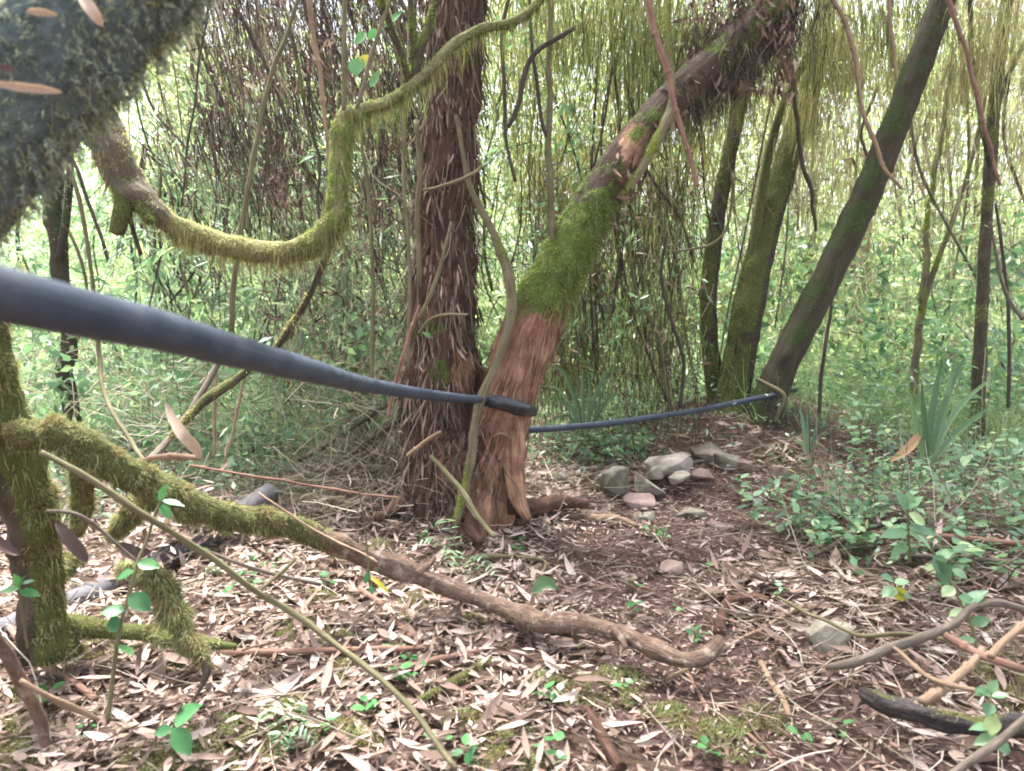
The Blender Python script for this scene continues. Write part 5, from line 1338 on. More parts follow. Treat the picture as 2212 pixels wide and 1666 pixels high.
# lower part: leaves under the fallen branch etc. are fine; choose those that show largest
size = np.where(inview, L / dd_, 0)
order = np.argsort(-size)
big = order[:300]
rest = order[300:]
curl = rng.normal(.03, .2, len(x)); tw = rng.normal(0, .9, len(x))
far_ = np.array([i for i in rest if dd_[i] > 3.4 or not inview[i]]); near_ = np.array([i for i in rest if not (dd_[i] > 3.4 or not inview[i])])
V, T = merge([leaves(p[near_], ax[near_], nr[near_], L[near_], W[near_], stations=((.22, .75), (.5, 1.0), (.78, .6)), curl=curl[near_], twist=tw[near_], fold=.18),
              leaves(p[far_], ax[far_], nr[far_], L[far_], W[far_], stations=((.42, 1.0),), curl=curl[far_], twist=tw[far_], fold=.18)])
tag(build('leaf_litter', V, T, M['litter']), 'carpet of dry tan bamboo leaves covering the forest floor', 'leaf litter', kind='stuff')
leaf_variants = []
for k in range(10):
    V, T = leaves(np.zeros((1, 3)), np.array([[1.0, 0, 0]]), np.array([[0, 0, 1.0]]), 1.0, rng.uniform(.13, .24), stations=((.15, .6), (.35, .97), (.6, .92), (.83, .5)), curl=rng.normal(0, .16), twist=rng.normal(0, .9), fold=.16)
    me = raw_mesh('dry_leaf', V, T); me.materials.append(M['litter']); leaf_variants.append(me)
for q, i in enumerate(big):
    o = bpy.data.objects.new('litter_leaf', leaf_variants[q % 10])
    X = unit(ax[i]); Y = unit(np.cross(nr[i], X)); Z = np.cross(X, Y)
    m4 = Matrix(((X[0], Y[0], Z[0], 0), (X[1], Y[1], Z[1], 0), (X[2], Y[2], Z[2], 0), (0, 0, 0, 1)))
    o.matrix_world = Matrix.Translation(Vector(p[i])) @ m4 @ Matrix.Scale(L[i] * 1.08, 4)
    COL.objects.link(o)
    tag(o, 'dry tan bamboo leaf lying loose on the near forest floor', 'leaf', 'dry bamboo leaves strewn in the foreground')
# darker rotten leaves and crumbs below and on the path
x, y = ground_scatter(48000, -2.6, 2.8, 1.1, 6.5)
kp_ = rng.random(len(x)) < (.30 + .45 * path_mask(x, y) + .2 * noise(np.stack([x, y, 0 * x], -1), 3, 4))
x, y = x[kp_], y[kp_]
p, ax, nr = litter_frame(x, y, .35)
p[:, 2] -= .006
L = rng.uniform(.012, .055, len(x))
V, T = diamonds(p, ax, nr, L, L * rng.uniform(.14, .4, len(x)))
tag(build('leaf_crumbs', V, T, M['litterdark']), 'brown broken leaf crumbs scattered over the soil', 'leaf litter', kind='stuff')
x, y = ground_scatter(30000, -2.2, 2.6, 1.1, 5.6)
kp_ = rng.random(len(x)) < (.25 + .5 * path_mask(x, y))
x, y = x[kp_], y[kp_]
p, ax, nr = litter_frame(x, y, .4)
L = rng.uniform(.008, .035, len(x))
V, T = diamonds(p, ax, nr, L, L * rng.uniform(.12, .5, len(x)))
tag(build('leaf_crumbs', V, T, M['litter']), 'pale leaf fragments sprinkled over the soil and path', 'leaf litter', kind='stuff')
x, y = ground_scatter(9000, -2.6, 2.8, 1.1, 7.0)
p, ax, nr = litter_frame(x, y, .25)
V, T = strands(p, ax, rng.uniform(.04, .22, len(x)), rng.uniform(.0006, .0022, len(x)), K=4, wig=.12, r1=.6)
tag(build('twig_litter', V, T, M['strandgrey']), 'thin dry twigs scattered over the forest floor', 'twigs', kind='stuff')

# heaped dry twigs and leaves round the foot of the shaggy trunk and left slope
n = 3600
xy = rng.normal(0, 1, (n, 2)) * np.array([.38, .28]) + np.array([-.78, 4.2])
p = np.stack([xy[:, 0], xy[:, 1], hz(xy[:, 0], xy[:, 1]) + rng.gamma(1.3, .055, n)], 1)
d = unit(rng.normal(0, 1, (n, 3)) * np.array([1, 1, .6]) + np.array([.2, 0, .1]))
V, T = strands(p, d, rng.uniform(.06, .36, n), rng.uniform(.0008, .003, n), K=5, wig=.14, r1=.5)
tag(build('twig_heap', V, T, M['strandgrey']), 'tangle of dry twigs heaped against the shaggy trunk foot', 'twigs', kind='stuff')
n = 2200
xy = rng.normal(0, 1, (n, 2)) * np.array([.42, .30]) + np.array([-.74, 4.15])
p = np.stack([xy[:, 0], xy[:, 1], hz(xy[:, 0], xy[:, 1]) + rng.gamma(1.2, .03, n)], 1)
L = rng.uniform(.04, .11, n)
V, T = leaves(p, rng.normal(0, 1, (n, 3)) * np.array([1, 1, .5]), rng.normal(0, .6, (n, 3)) + np.array([0, -.2, 1.0]), L, L * rng.uniform(.12, .24, n), curl=rng.normal(0, .2, n), twist=rng.normal(0, 1, n))
tag(build('leaf_litter', V, T, M['litter']), 'dry leaves banked up against the shaggy trunk foot', 'leaf litter', kind='stuff')
n = 2600
xy = rng.normal(0, 1, (n, 2)) * np.array([.38, .25]) + np.array([-.8, 4.2])
p = np.stack([xy[:, 0], xy[:, 1], hz(xy[:, 0], xy[:, 1]) + rng.gamma(1.2, .06, n)], 1)
p = p[noise(p, 5, 21) > .5]
V, T = blades(p, rng.normal(0, 1, p.shape) + np.array([0, 0, .6]), rng.uniform(.02, .06, len(p)), .004)
tag(build('ground_moss', V, T, M['moss']), 'moss on the twig heap beside the shaggy trunk', 'moss', kind='stuff')

# ------------------------------------------------------------------ seedlings and herbs (individuals)
def herb_mesh(nl, h, ll, mat, ratio=.62):
    parts = [strands(np.zeros((1, 3)), np.array([[.05, 0, 1.0]]), h, .0014, K=4, wig=.06)]
    a_ = np.arange(nl) * 2.4 + rng.uniform(0, 6)
    zz = np.linspace(.45, 1.0, nl) * h
    p = np.stack([0 * a_, 0 * a_, zz], 1)
    ax = np.stack([np.cos(a_), np.sin(a_), rng.uniform(-.2, .5, nl)], 1)
    nr = np.tile([0, 0, 1.0], (nl, 1)) + rng.normal(0, .2, (nl, 3))
    Ls = rng.uniform(.7, 1.15, nl) * ll
    parts.append(leaves(p + unit(ax) * ll * .2, ax, nr, Ls, Ls * ratio, stations=((.14, .6), (.35, 1.0), (.62, .85), (.85, .4)), curl=rng.normal(-.15, .1, nl), fold=.06))
    V, T = merge(parts)
    me = raw_mesh('herb', V, T)
    me.materials.append(M[mat])
    return me
herb_tall = [herb_mesh(int(rng.integers(6, 10)), rng.uniform(.10, .2), rng.uniform(.05, .075), 'herb') for _ in range(8)]
herb_low = [herb_mesh(int(rng.integers(3, 6)), rng.uniform(.025, .05), rng.uniform(.024, .038), 'broad', .75) for _ in range(6)]
def put_herb(me, x, y, s, name, label, group):
    o = bpy.data.objects.new(name, me)
    o.location = (x, y, hz(x, y))
    o.rotation_euler = (rng.normal(0, .15), rng.normal(0, .15), rng.uniform(0, 6.3))
    o.scale = (s, s, s)
    COL.objects.link(o)
    return tag(o, label, 'herb', group)
for i in range(95):
    u, v = rng.uniform(1590, 2230), rng.uniform(1075, 1300)
    if v > 1180 + (u - 1590) * .20 + rng.normal(0, 25): continue
    g = G(u, v)
    put_herb(herb_tall[i % 8], g[0], g[1], rng.uniform(.6, 1.15), 'leafy_herb', 'small leafy herb in the green patch right of the path', 'herbs right of the path')
low = [(1415, 1165), (1395, 1160), (1435, 1170), (1120, 1185), (1130, 1205), (1115, 1200), (905, 1450), (918, 1436), (880, 1440), (815, 1560), (832, 1575), (795, 1552), (1190, 1520), (1175, 1525), (1205, 1522), (1350, 1500), (1400, 1340), (1365, 1330), (1370, 1280), (875, 1480), (860, 1490), (1195, 1640), (1175, 1650), (1205, 1660), (700, 1600), (850, 1410), (1500, 1395), (1720, 1610), (1590, 1180), (1610, 1160), (1640, 1125), (560, 1245), (520, 1260), (480, 1230), (600, 1230), (455, 1250), (550, 1270), (500, 1290), (430, 1215), (580, 1205), (640, 1225), (540, 1220), (910, 1170), (700, 1270), (1085, 975), (1240, 1405), (190, 1590), (110, 1520), (1460, 1330), (1545, 1235), (1690, 1290), (1820, 1600), (1640, 1640), (1520, 1640), (1010, 1650), (950, 1620)]
for i, (u, v) in enumerate(low):
    g = G(u, v)
    put_herb(herb_low[i % 6], g[0], g[1], rng.uniform(.8, 1.5), 'ground_seedling', 'tiny round-leaved seedling sprouting from the leaf litter', 'tiny seedlings in the litter')

# ------------------------------------------------------------------ undergrowth behind
def bank_bare(p):
    return ((p[:, 0] - 1.65) / .75) ** 2 + ((p[:, 1] - 5.1) / .75) ** 2 < 1

def clump_leaves(centres, n, spread, size, ratio, mat, name, label, cat, down=.3, parent=None):
    k = rng.integers(0, len(centres), n)
    p = centres[k] + rng.normal(0, 1, (n, 3)) * np.array(spread)
    p = p[~bank_bare(p) | (rng.random(n) < .08)]; n = len(p)
    p[:, 2] = np.maximum(p[:, 2], hz(p[:, 0], p[:, 1]) + .02)
    ax = unit(rng.normal(0, 1, (n, 3)) * np.array([1, 1, .5]) + np.array([0, 0, -down]))
    nr = unit(rng.normal(0, .55, (n, 3)) + np.array([0, -.2, 1.0]))
    L = rng.uniform(.6, 1.35, n) * size
    V, T = diamonds(p, ax, nr, L, L * ratio)
    return tag(build(name, V, T, M[mat], parent=parent), label, cat, kind='stuff')

def region(n, u0, u1, v0, v1, d0, d1):
    return P(rng.uniform(u0, u1, n), rng.uniform(v0, v1, n), rng.uniform(d0, d1, n))

# low green bamboo-grass undergrowth on the left
def ground_clumps(n, x0, x1, y0, y1, h0, h1):
    x, y = rng.uniform(x0, x1, n), rng.uniform(y0, y1, n)
    return np.stack([x, y, hz(x, y) + rng.uniform(h0, h1, n)], 1)
cc = np.concatenate([ground_clumps(420, -5.5, -.5, 4.7, 8.5, .0, .7), ground_clumps(220, -6.5, -1.2, 5.5, 9.5, .5, 1.9)])
clump_leaves(cc, 27000, (.13, .13, .09), .085, .17, 'bamboo', 'bamboo_undergrowth', 'blue-green bamboo undergrowth spreading behind the pipe on the left', 'undergrowth')
cc = ground_clumps(330, -4.0, -1.0, 3.9, 6.6, .0, .16)
clump_leaves(cc, 11000, (.16, .16, .05), .05, .35, 'herb', 'ground_herbs', 'low mixed herbs on the ground behind the fallen branch', 'undergrowth')
cc = ground_clumps(500, -7, 1.0, 8.0, 13.0, .2, 2.2)
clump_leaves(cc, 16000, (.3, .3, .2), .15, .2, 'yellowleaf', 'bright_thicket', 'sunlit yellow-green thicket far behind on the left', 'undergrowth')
n = 2400
p = region(n, -60, 960, 730, 1010, 3.8, 6.5)
p[:, 2] = np.maximum(p[:, 2], hz(p[:, 0], p[:, 1]))
V, T = strands(p, rng.normal(0, 1, (n, 3)) * np.array([1, 1, .7]), rng.uniform(.08, .4, n), rng.uniform(.0008, .0026, n), K=4, wig=.12, r1=.5)
tag(build('twig_tangle', V, T, M['strandgrey']), 'tangle of dry stalks over the ground behind the pipe', 'twigs', kind='stuff')
p = region(2500, -60, 960, 760, 1000, 3.9, 6.0)
p[:, 2] = hz(p[:, 0], p[:, 1]) + rng.gamma(1.2, .03, len(p))
Lq = rng.uniform(.05, .12, len(p))
V, T = diamonds(p, rng.normal(0, 1, p.shape) * np.array([1, 1, .4]), rng.normal(0, .5, p.shape) + np.array([0, 0, 1.0]), Lq, Lq * .2)
tag(build('leaf_litter', V, T, M['litter']), 'dry leaves lying among the herbs behind the pipe', 'leaf litter', kind='stuff')
# right: between trees and bright slope
cc = ground_clumps(200, .2, 2.0, 4.85, 6.6, .0, .22)
clump_leaves(cc, 6500, (.14, .14, .07), .05, .4, 'herb', 'ground_herbs', 'low dark green herbs behind the thin pipe', 'undergrowth')
cc = ground_clumps(200, 1.8, 6.5, 5.2, 9.5, .0, .5)
clump_leaves(cc, 8000, (.2, .2, .12), .07, .4, 'herb', 'bright_undergrowth', 'blue-green broad-leaved undergrowth in the clearing at right', 'undergrowth')
cc = ground_clumps(300, 1.8, 6.5, 6.3, 9.5, .0, .5)
clump_leaves(cc, 11000, (.2, .2, .12), .07, .4, 'yellowleaf', 'bright_undergrowth', 'bright yellow-green undergrowth in the clearing at right', 'undergrowth')
x, y = rng.uniform(1.6, 6.5, 14000), rng.uniform(5.2, 10.5, 14000)
p = np.stack([x, y, hz(x, y)], 1)
V, T = strands(p, rng.normal(0, .3, p.shape) + np.array([0, 0, 1.0]), rng.uniform(.12, .5, len(x)), .0022, K=4, gravity=.18, wig=.12, r1=.2)
tag(build('bright_grass', V, T, M['grass']), 'fine bright grass on the slope at right', 'grass', kind='stuff')
cc = ground_clumps(110, 1.5, 3.8, 3.2, 5.4, .0, .2)
clump_leaves(cc, 3600, (.13, .13, .06), .05, .5, 'herb', 'ground_herbs', 'mid green herbs and creepers on the ground at the right edge', 'undergrowth')

# far wood: bright leaf masses reaching up
def far_clumps(n, u0, u1, v0, v1, d0, d1):
    return region(n, u0, u1, v0, v1, d0, d1)
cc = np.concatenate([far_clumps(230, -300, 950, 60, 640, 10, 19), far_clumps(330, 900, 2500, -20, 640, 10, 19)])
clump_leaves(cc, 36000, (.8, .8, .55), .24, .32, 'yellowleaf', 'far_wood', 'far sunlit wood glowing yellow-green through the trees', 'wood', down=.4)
cc = far_clumps(120, -300, 2500, 420, 700, 9, 14)
clump_leaves(cc, 12000, (.5, .5, .35), .16, .3, 'bamboo', 'far_bushes', 'green bushes far behind the trees', 'bushes')

# hanging curtains of beard lichen and dead twigs
def curtain(n, u0, u1, v0, v1, d0, d1, ln, r0, mat, name, label, cat, slant=(0, 0), wig=.07, K=5, clump=None, grav=.15):
    if clump:
        cu__, cv__, cd__ = rng.uniform(u0, u1, clump), rng.uniform(v0, v1, clump), rng.uniform(d0, d1, clump)
        k = rng.integers(0, clump, n)
        p = P(cu__[k] + rng.normal(0, 26, n), cv__[k] + rng.normal(0, 45, n), cd__[k] + rng.normal(0, .15, n))
    else:
        p = region(n, u0, u1, v0, v1, d0, d1)
    d = rng.normal(0, .12, (n, 3)) + np.array([slant[0], 0, -1.0])
    V, T = strands(p, d, rng.uniform(ln[0], ln[1], n), rng.uniform(r0[0], r0[1], n), K=K, wig=wig, r1=.4, gravity=grav)
    return tag(build(name, V, T, M[mat]), label, cat, kind='stuff')

curtain(7800, 430, 960, -150, 400, 4.2, 6.5, (.08, .34), (.001, .003), 'strandbrown', 'dead_bamboo_fringe', 'brown fringe of dead bamboo twigs hanging left of the shaggy trunk', 'dead foliage', slant=(.2, 0), clump=230, wig=.13)
curtain(3800, 280, 900, -100, 460, 4.6, 7.0, (.1, .5), (.001, .0028), 'strandgrey', 'dead_bamboo_fringe', 'grey dead twig fringe in the upper left gaps', 'dead foliage', slant=(.3, 0), clump=190, wig=.16)
curtain(1800, 560, 960, 380, 880, 4.1, 5.6, (.08, .35), (.0008, .0024), 'strandgrey', 'dry_stalks', 'dry stalks standing in the thicket left of the shaggy trunk', 'dead foliage', wig=.22, grav=.0)
curtain(9000, 1030, 1530, -150, 480, 4.6, 7.5, (.05, .26), (.001, .0026), 'strandgreen', 'beard_lichen', 'green beard lichen curtain hanging behind the leaning trunk', 'lichen', clump=330, wig=.13)
curtain(4200, 1140, 1500, 380, 860, 4.9, 6.2, (.06, .3), (.001, .0028), 'strandgreen', 'beard_lichen', 'dense dark lichen thicket between the leaning trunk and the bank trees', 'lichen', clump=190, wig=.16)
curtain(4200, 1140, 1500, 380, 900, 4.9, 6.2, (.05, .28), (.001, .0026), 'strandbrown', 'dead_bamboo_fringe', 'dead stalks darkened for shade in the thicket between the leaning trunk and the bank trees', 'dead foliage', clump=150, wig=.2)  # dark strands added to put shade into the thicket hollow
curtain(13000, 1520, 2300, -150, 500, 6.2, 8.5, (.06, .3), (.0012, .0028), 'strandyellow', 'beard_lichen', 'yellowish beard lichen curtain behind the bank trees', 'lichen', clump=330, wig=.13)
curtain(8000, 1560, 2300, 100, 660, 6.2, 8.8, (.06, .32), (.0012, .0028), 'strandgrey', 'beard_lichen', 'pale dead lichen hanging in the right background', 'lichen', clump=240, wig=.15)
# bamboo leaves, dead and living, caught in the thickets
def hung_leaves(n, u0, u1, v0, v1, d0, d1, size, ratio, mat, name, label, cat, clump, down=1.0):
    cu__, cv__, cd__ = rng.uniform(u0, u1, clump), rng.uniform(v0, v1, clump), rng.uniform(d0, d1, clump)
    k = rng.integers(0, clump, n)
    p = P(cu__[k] + rng.normal(0, 22, n), cv__[k] + rng.normal(0, 28, n), cd__[k] + rng.normal(0, .12, n))
    p[:, 2] = np.maximum(p[:, 2], hz(p[:, 0], p[:, 1]) + .01)
    ax = unit(rng.normal(0, .55, (n, 3)) + np.array([.1, 0, -down]))
    L = rng.uniform(.5, 1.4, n) * size
    V, T = diamonds(p, ax, rng.normal(0, 1, (n, 3)), L, L * ratio)
    return tag(build(name, V, T, M[mat]), label, cat, kind='stuff')
hung_leaves(4500, 430, 960, -100, 470, 4.2, 6.2, .075, .16, 'litterdark', 'dead_leaves', 'brown dead bamboo leaves caught in the upper left thicket', 'dead foliage', 170)
hung_leaves(2600, 560, 960, 350, 900, 4.1, 5.6, .07, .18, 'litterdark', 'dead_leaves', 'brown dead leaves caught left of the shaggy trunk', 'dead foliage', 110, .5)
hung_leaves(4200, 300, 960, 200, 860, 4.3, 6.6, .08, .18, 'bamboo', 'bamboo_leaves', 'living bamboo leaves between the stems behind the loop', 'foliage', 150, .4)
hung_leaves(3000, 1050, 1500, 0, 860, 4.6, 6.6, .06, .25, 'herb', 'thicket_leaves', 'green leaves caught in the lichen thicket', 'foliage', 130, .5)
hung_leaves(1500, 1150, 1500, 350, 880, 4.6, 6.2, .07, .2, 'litterdark', 'dead_leaves', 'brown dead leaves in the dark thicket beside the bank trees', 'dead foliage', 90, .6)
hung_leaves(4200, 1600, 2300, 50, 700, 5.8, 8.5, .08, .22, 'yellowleaf', 'thicket_leaves', 'yellow-green leaves behind the bank trees', 'foliage', 150, .6)
hung_leaves(2600, 1650, 2300, 100, 900, 5.8, 8.0, .08, .2, 'litter', 'dead_leaves', 'pale dead leaves caught in the right background', 'dead foliage', 130, .7)
# fine twigs at all angles
for (n_, u0, u1, v0, v1, d0, d1, sl, mt, lb) in [(700, 260, 960, -120, 600, 3.9, 6.5, .5, 'strandbrown', 'fine dark twigs criss-crossing the upper left thicket'), (420, 1050, 1600, -120, 850, 4.5, 6.5, .1, 'strandbrown', 'fine dark twigs criss-crossing behind the leaning trunk'), (480, 1600, 2300, -120, 850, 5.5, 8.0, -.2, 'strandgrey', 'fine pale twigs criss-crossing the right background')]:
    p = region(n_, u0, u1, v0, v1, d0, d1)
    d = rng.normal(0, .55, (n_, 3)) + np.array([sl, 0, -1.0])
    V, T = strands(p, d, rng.uniform(.3, 1.1, n_), rng.uniform(.0015, .0045, n_), K=7, wig=.12, r1=.35, sides=3)
    tag(build('fine_twigs', V, T, M[mt]), lb, 'twigs', kind='stuff')
for (u, v, d, n, w_) in [(1830, 130, 5.3, 700, .10), (1790, 60, 5.4, 600, .10), (1560, 60, 4.9, 700, .14), (1500, 200, 4.6, 500, .10), (1420, 60, 4.6, 500, .12), (2090, 150, 5.5, 500, .1), (1240, 60, 4.4, 450, .12), (1640, 40, 5.4, 500, .12), (1700, 90, 5.2, 700, .13), (1880, 60, 5.75, 600, .13), (1950, 150, 5.9, 450, .10), (1590, 190, 5.4, 500, .10), (1460, 120, 4.4, 600, .12), (1350, 40, 4.4, 600, .14), (1750, 230, 5.4, 450, .08), (2150, 60, 5.4, 600, .14), (2000, 20, 5.9, 600, .14)]:
    c = P(u, v, d)
    p = c + rng.normal(0, 1, (n, 3)) * np.array([w_, w_ * .7, w_ * 1.1])
    V, T = strands(p, rng.normal(0, .15, p.shape) + np.array([0, 0, -1.0]), rng.uniform(.08, .3, n), .0016, K=5, wig=.1, gravity=.15)
    tag(build('lichen_beard', V, T, M['strandyellow'] if (u > 1600 and int(u) % 20 == 10) else M['strandgreen']), 'thick tuft of hanging beard lichen high among the right-hand trees', 'lichen', 'lichen tufts in the tree tops', kind='stuff')

# thin background stems, one object each
def fill_stems(n, u0, u1, vt, vb, d0, d1, w, mats, slant, label, group, name):
    for i in range(n):
        u = rng.uniform(u0, u1); d = rng.uniform(d0, d1)
        a0, a1 = rng.uniform(*vt), rng.uniform(*vb)
        k = 6
        t = np.linspace(0, 1, k)
        us = u + (slant + rng.normal(0, .10)) * (a1 - a0) * t + np.cumsum(rng.normal(0, 13, k)) + rng.normal(0, 40) * np.sin(t * 3.1)
        vs__ = a0 + (a1 - a0) * t
        ww = rng.uniform(*w)
        pts, rad = trace(np.column_stack([us, vs__, np.full(k, d), ww * (1 - .45 * t[::-1] if slant <= 0 else 1 - .4 * t)]), 4)
        tb = Tube(pts, rad, 6, rough=.2, rscale=25, seed=i)
        parts = [(tb.V, tb.T)]
        o = tube_part(name, tb, M[mats[i % len(mats)]], base=pts[-1], mask=moss_mask(tb, .4, .7, .3, i, 9))
        tag(o, label, 'stem', group)
fill_stems(34, 290, 900, (-120, 60), (250, 620), 3.9, 6.0, (4, 10), ['twig', 'twig', 'greycane', 'olive'], .28, 'thin dark stem slanting in the tangled thicket at upper left', 'slanting stems of the upper left thicket', 'thicket_sapling')
fill_stems(22, 330, 900, (150, 500), (650, 900), 4.0, 6.0, (4, 9), ['olive', 'twig', 'vinebark'], .02, 'thin upright stem in the green thicket behind the pipe', 'upright stems behind the pipe', 'thicket_sapling')
fill_stems(24, 1050, 1580, (-120, 250), (450, 880), 4.4, 6.5, (4, 9), ['twig', 'olive', 'twig', 'mossbark'], .0, 'thin upright stem in the lichen thicket behind the leaning trunk', 'stems behind the leaning trunk', 'thicket_sapling')
fill_stems(24, 1580, 2240, (-120, 250), (420, 880), 5.9, 8.5, (4, 9), ['twig', 'olive', 'greycane', 'vinebark'], .04, 'thin upright stem in the pale background behind the bank trees', 'stems behind the bank trees', 'thicket_sapling')
fill_stems(16, 20, 400, (250, 420), (600, 800), 4.6, 7.0, (4, 10), ['twig', 'darkbark', 'olive'], .10, 'thin dark stem in the green gap below the near mossy trunk', 'stems at far left', 'thicket_sapling')


def tangle(n, u0, u1, v0, v1, zh, ln, r0, mat, label):
    pts = np.array([G(u, v) for u, v in zip(rng.uniform(u0, u1, n), rng.uniform(v0, v1, n))])
    pts[:, 2] = hz(pts[:, 0], pts[:, 1]) + rng.gamma(1.3, zh, n)
    d = rng.normal(0, 1, (n, 3)) * np.array([1, .8, .25])
    V, T = strands(pts, d, rng.uniform(ln[0], ln[1], n), rng.uniform(r0[0], r0[1], n), K=7, wig=.14, r1=.5, gravity=.02, sides=3)
    return tag(build('twig_tangle', V, T, M[mat]), label, 'twigs', kind='stuff')
tangle(150, 1620, 2260, 1150, 1640, .02, (.12, .5), (.0015, .005), 'litterdark', 'tangle of dark twigs over the lower right floor')
tangle(160, 1620, 2260, 1150, 1640, .03, (.12, .5), (.0012, .004), 'strandgrey', 'tangle of pale twigs over the lower right floor')
tangle(120, -60, 700, 1050, 1640, .04, (.12, .5), (.0012, .0035), 'strandgrey', 'thin pale twigs among the mossy branches at lower left')
tangle(90, -60, 700, 1050, 1640, .03, (.12, .4), (.0012, .004), 'litterdark', 'thin dark twigs among the mossy branches at lower left')
tangle(140, 1180, 1800, 900, 1010, .02, (.1, .5), (.0012, .004), 'strandgrey', 'dry twigs lying on the earth bank behind the stones')

for (u, v, d, n, w_) in [(1610, 60, 4.4, 900, .10), (1560, 110, 4.3, 700, .09), (1680, 20, 4.5, 800, .11), (1500, 190, 4.25, 450, .07)]:
    p = P(u, v, d) + rng.normal(0, 1, (n, 3)) * np.array([w_ * 1.2, w_ * .8, w_])
    V, T = strands(p, rng.normal(0, .35, p.shape) + np.array([0, 0, -1.0]), rng.uniform(.05, .22, n), rng.uniform(.001, .0032, n), K=5, wig=.2, gravity=.15)
    build('clinging_debris', V, T, M['strandbrown'], parent=trunk_l, kind='stuff')
n = 700
p = P(rng.uniform(1480, 1720, n), rng.uniform(-30, 200, n), rng.uniform(4.2, 4.7, n))
L = rng.uniform(.03, .10, n)
V, T = leaves(p, rng.normal(0, .6, (n, 3)) + np.array([0, 0, -1.0]), rng.normal(0, 1, (n, 3)), L, L * .25, twist=rng.normal(0, 1, n))
build('clinging_leaves', V, T, M['litterdark'], parent=trunk_l, kind='stuff')

hung_leaves(2600, -40, 940, 700, 1000, 4.0, 6.0, .07, .4, 'herb', 'thicket_leaves', 'broad green leaves low behind the fallen branch and pipe', 'foliage', 120, .1)
hung_leaves(2200, 520, 940, 560, 960, 4.2, 5.4, .09, .2, 'bamboo', 'bamboo_leaves', 'green bamboo leaves beside the shaggy trunk foot', 'foliage', 90, .3)
hung_leaves(5200, 0, 960, 330, 860, 5.0, 8.0, .13, .17, 'bamboo', 'bamboo_leaves', 'larger blue-green bamboo sprays behind the loop and pipe', 'foliage', 170, .35)
hung_leaves(2200, 300, 960, 60, 420, 5.5, 8.0, .14, .3, 'yellowleaf', 'thicket_leaves', 'backlit broad leaves in the upper left gaps', 'foliage', 70, .5)
hung_leaves(3000, 1550, 2300, 480, 900, 5.9, 8.0, .10, .45, 'herb', 'thicket_leaves', 'broad pale leaves in the clearing behind the bank trees', 'foliage', 110, .2)
curtain(8000, 1050, 1560, -150, 420, 5.5, 7.5, (.08, .34), (.0014, .0034), 'strandyellow', 'beard_lichen', 'backlit pale lichen drapes above the leaning trunk', 'lichen', clump=170, wig=.12)
curtain(3000, 1650, 2300, -150, 350, 5.8, 6.6, (.08, .4), (.0012, .003), 'strandgrey', 'beard_lichen', 'pale dry strands hanging near the leaning bank trunk', 'lichen', clump=90, wig=.12)

# litter heaped over the middle of the grey pipe
n = 420
tt9 = rng.uniform(.42, .80, n)
c9 = gp[0] * (1 - tt9)[:, None] + gp[-1] * tt9[:, None] + rng.normal(0, .07, (n, 3))
c9[:, 2] = np.maximum(hz(c9[:, 0], c9[:, 1]) + .01, c9[:, 2] + .01)
L = rng.uniform(.06, .13, n)
V, T = leaves(c9, rng.normal(0, 1, (n, 3)) * np.array([1, 1, .35]), rng.normal(0, .4, (n, 3)) + np.array([0, -.1, 1.0]), L, L * rng.uniform(.15, .28, n), curl=rng.normal(0, .2, n), twist=rng.normal(0, .8, n))
tag(build('leaf_litter', V, T, M['litter']), 'dry leaves heaped over the middle of the grey pipe', 'leaf litter', kind='stuff')

# taller shrubs at the right
shrubs = [herb_mesh(int(rng.integers(14, 22)), rng.uniform(.35, .6), rng.uniform(.07, .10), 'herb', .5) for _ in range(5)]
for i, (u, v) in enumerate([(1760, 960), (1815, 985), (1870, 940), (1905, 1010), (1950, 960), (2050, 1040), (2090, 985), (2130, 1065), (2165, 1010), (2200, 1090), (2210, 960), (1840, 1060), (1985, 1075), (2070, 1110), (1730, 900), (2180, 1150)]):
    g = G(u, v)
    put_herb(shrubs[i % 5], g[0], g[1], rng.uniform(.55, 1.0), 'leafy_shrub', 'loose upright shrub in the green growth toward the right edge', 'shrubs toward the right edge')
n = 300
p = np.array([G(u, v) for u, v in zip(rng.uniform(1720, 2260, n), rng.uniform(900, 1200, n))])
p[:, 2] = hz(p[:, 0], p[:, 1])
V, T = strands(p, rng.normal(0, .6, p.shape) + np.array([0, 0, .8]), rng.uniform(.15, .6, n), rng.uniform(.0012, .0032, n), K=6, wig=.12, r1=.4, sides=3)
tag(build('dead_stalks', V, T, M['strandgrey']), 'thin dead stalks standing among the herbs at right', 'twigs', kind='stuff')

# separate leafy sprays in the thicket
def spray(u, v, d, du, dv, mat, label, group, nleaf=46, size=.11, ratio=.16):
    a_, e_ = P(u, v, d), P(u + du, v + dv, d + rng.normal(0, .15))
    mid = (a_ + e_) / 2 + np.array([0, 0, .12 * np.linalg.norm(e_ - a_)])
    sp_ = spline(np.array([a_, mid, e_]), 8)
    t_ = Tube(sp_, np.linspace(.005, .0012, len(sp_)), 6, rough=.2, rscale=30)
    root = empty('leafy_spray', a_, label, 'branch', group)
    st = tube_part('twig', t_, M['olive'], parent=root)
    k = rng.integers(3, len(sp_), nleaf)
    tan = unit(np.gradient(sp_, axis=0))
    ax = tan[k] * .7 + rng.normal(0, .6, (nleaf, 3)) + np.array([0, 0, -.35])
    L = rng.uniform(.55, 1.25, nleaf) * size
    p_ = sp_[k] + rng.normal(0, .03, (nleaf, 3))
    V, T = leaves(p_, ax, rng.normal(0, .5, (nleaf, 3)) + np.array([0, -.3, 1.0]), L, L * ratio, curl=rng.normal(-.1, .1, nleaf), twist=rng.normal(0, .4, nleaf))
    build('foliage', V, T, M[mat], parent=root, kind='stuff')
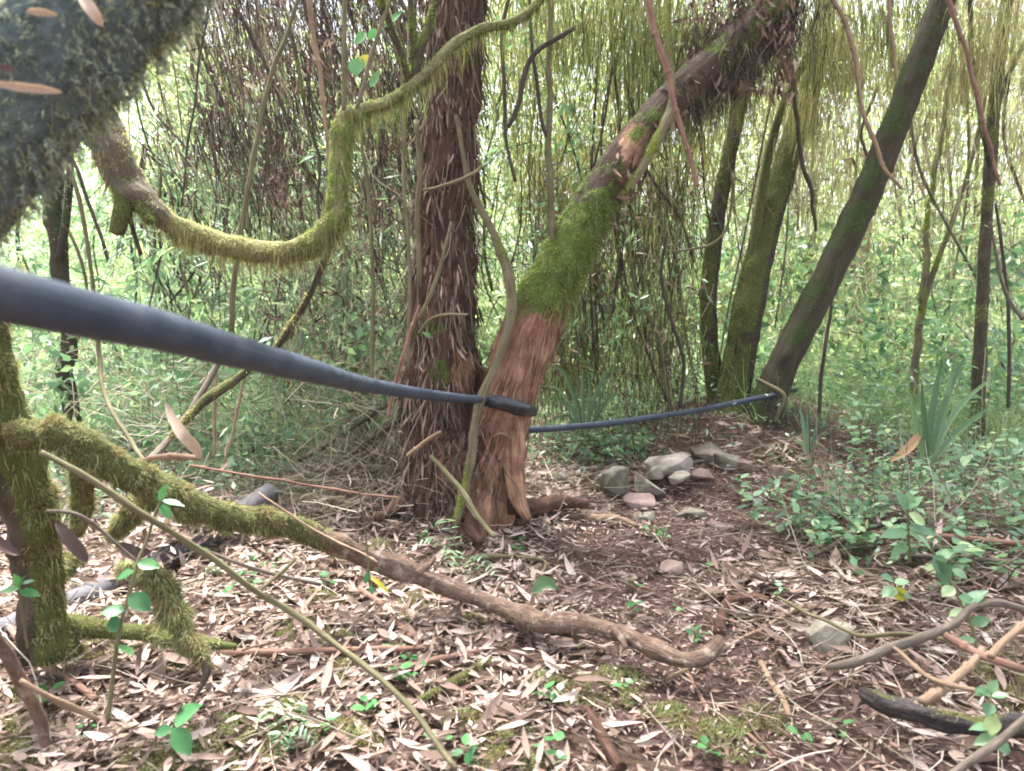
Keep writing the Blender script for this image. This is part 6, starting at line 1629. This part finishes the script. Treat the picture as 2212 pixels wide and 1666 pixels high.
for i in range(20):
    spray(rng.uniform(20, 900), rng.uniform(330, 760), rng.uniform(4.2, 6.0), rng.choice([-1, 1]) * rng.uniform(60, 150), rng.uniform(-60, 60), 'bamboo', 'arching bamboo spray with narrow leaves in the green gaps behind the pipe', 'bamboo sprays behind the pipe')
for i in range(14):
    spray(rng.uniform(1080, 1500), rng.uniform(40, 760), rng.uniform(4.6, 6.0), rng.choice([-1, 1]) * rng.uniform(50, 120), rng.uniform(0, 110), 'herb', 'drooping leafy spray in the lichen thicket behind the leaning trunk', 'sprays behind the leaning trunk', 34, .08, .28)
for i in range(16):
    spray(rng.uniform(1640, 2200), rng.uniform(60, 820), rng.uniform(5.9, 7.5), rng.choice([-1, 1]) * rng.uniform(50, 130), rng.uniform(-30, 90), 'yellowleaf', 'pale leafy spray in the bright gaps behind the bank trees', 'sprays behind the bank trees', 40, .10, .26)

# rotten debris caught between the two trunk feet
n = 520
p = P(rng.uniform(955, 1075, n), rng.uniform(930, 1125, n), rng.uniform(3.66, 3.82, n))
d = rng.normal(0, .45, (n, 3)) + np.array([0, 0, -1.0])
L = rng.uniform(.03, .10, n)
V, T = leaves(p, d, rng.normal(0, .6, (n, 3)) + np.array([0, -1.0, .2]), L, rng.uniform(.005, .016, n), curl=rng.normal(0, .15, n), twist=rng.normal(0, 1.2, n))
build('rotten_flakes', V, T, M['litterdark'], parent=tree, kind='stuff')
n = 500
p = P(rng.uniform(940, 1080, n), rng.uniform(900, 1100, n), rng.uniform(3.66, 3.82, n))
V, T = strands(p, rng.normal(0, .4, (n, 3)) + np.array([0, 0, -1.0]), rng.uniform(.06, .24, n), rng.uniform(.001, .0028, n), K=5, wig=.15)
build('rotten_fibres', V, T, M['strandbrown'], parent=tree, kind='stuff')

# ------------------------------------------------------------------ thin added veil that pales the distance
hv = np.array([(x, y, z) for x in (-70, 70) for y in (-14, 96) for z in (-2.5, 16)], float)
hf = [(0, 1, 3), (0, 3, 2), (4, 6, 7), (4, 7, 5), (0, 4, 5), (0, 5, 1), (2, 3, 7), (2, 7, 6), (0, 2, 6), (0, 6, 4), (1, 5, 7), (1, 7, 3)]
hm, hnt, hout = new_mat('pale_veil')
hvol = nd(hnt, 'ShaderNodeVolumePrincipled', Density=.0010, Anisotropy=.2)
hvol.inputs['Color'].default_value = (.94, .97, .98, 1)
hnt.links.new(hvol.outputs[0], hout.inputs['Volume'])
tag(build('haze', hv, np.array(hf), hm, smooth=False), 'thin pale veil added to wash out the distance', 'haze', kind='stuff')
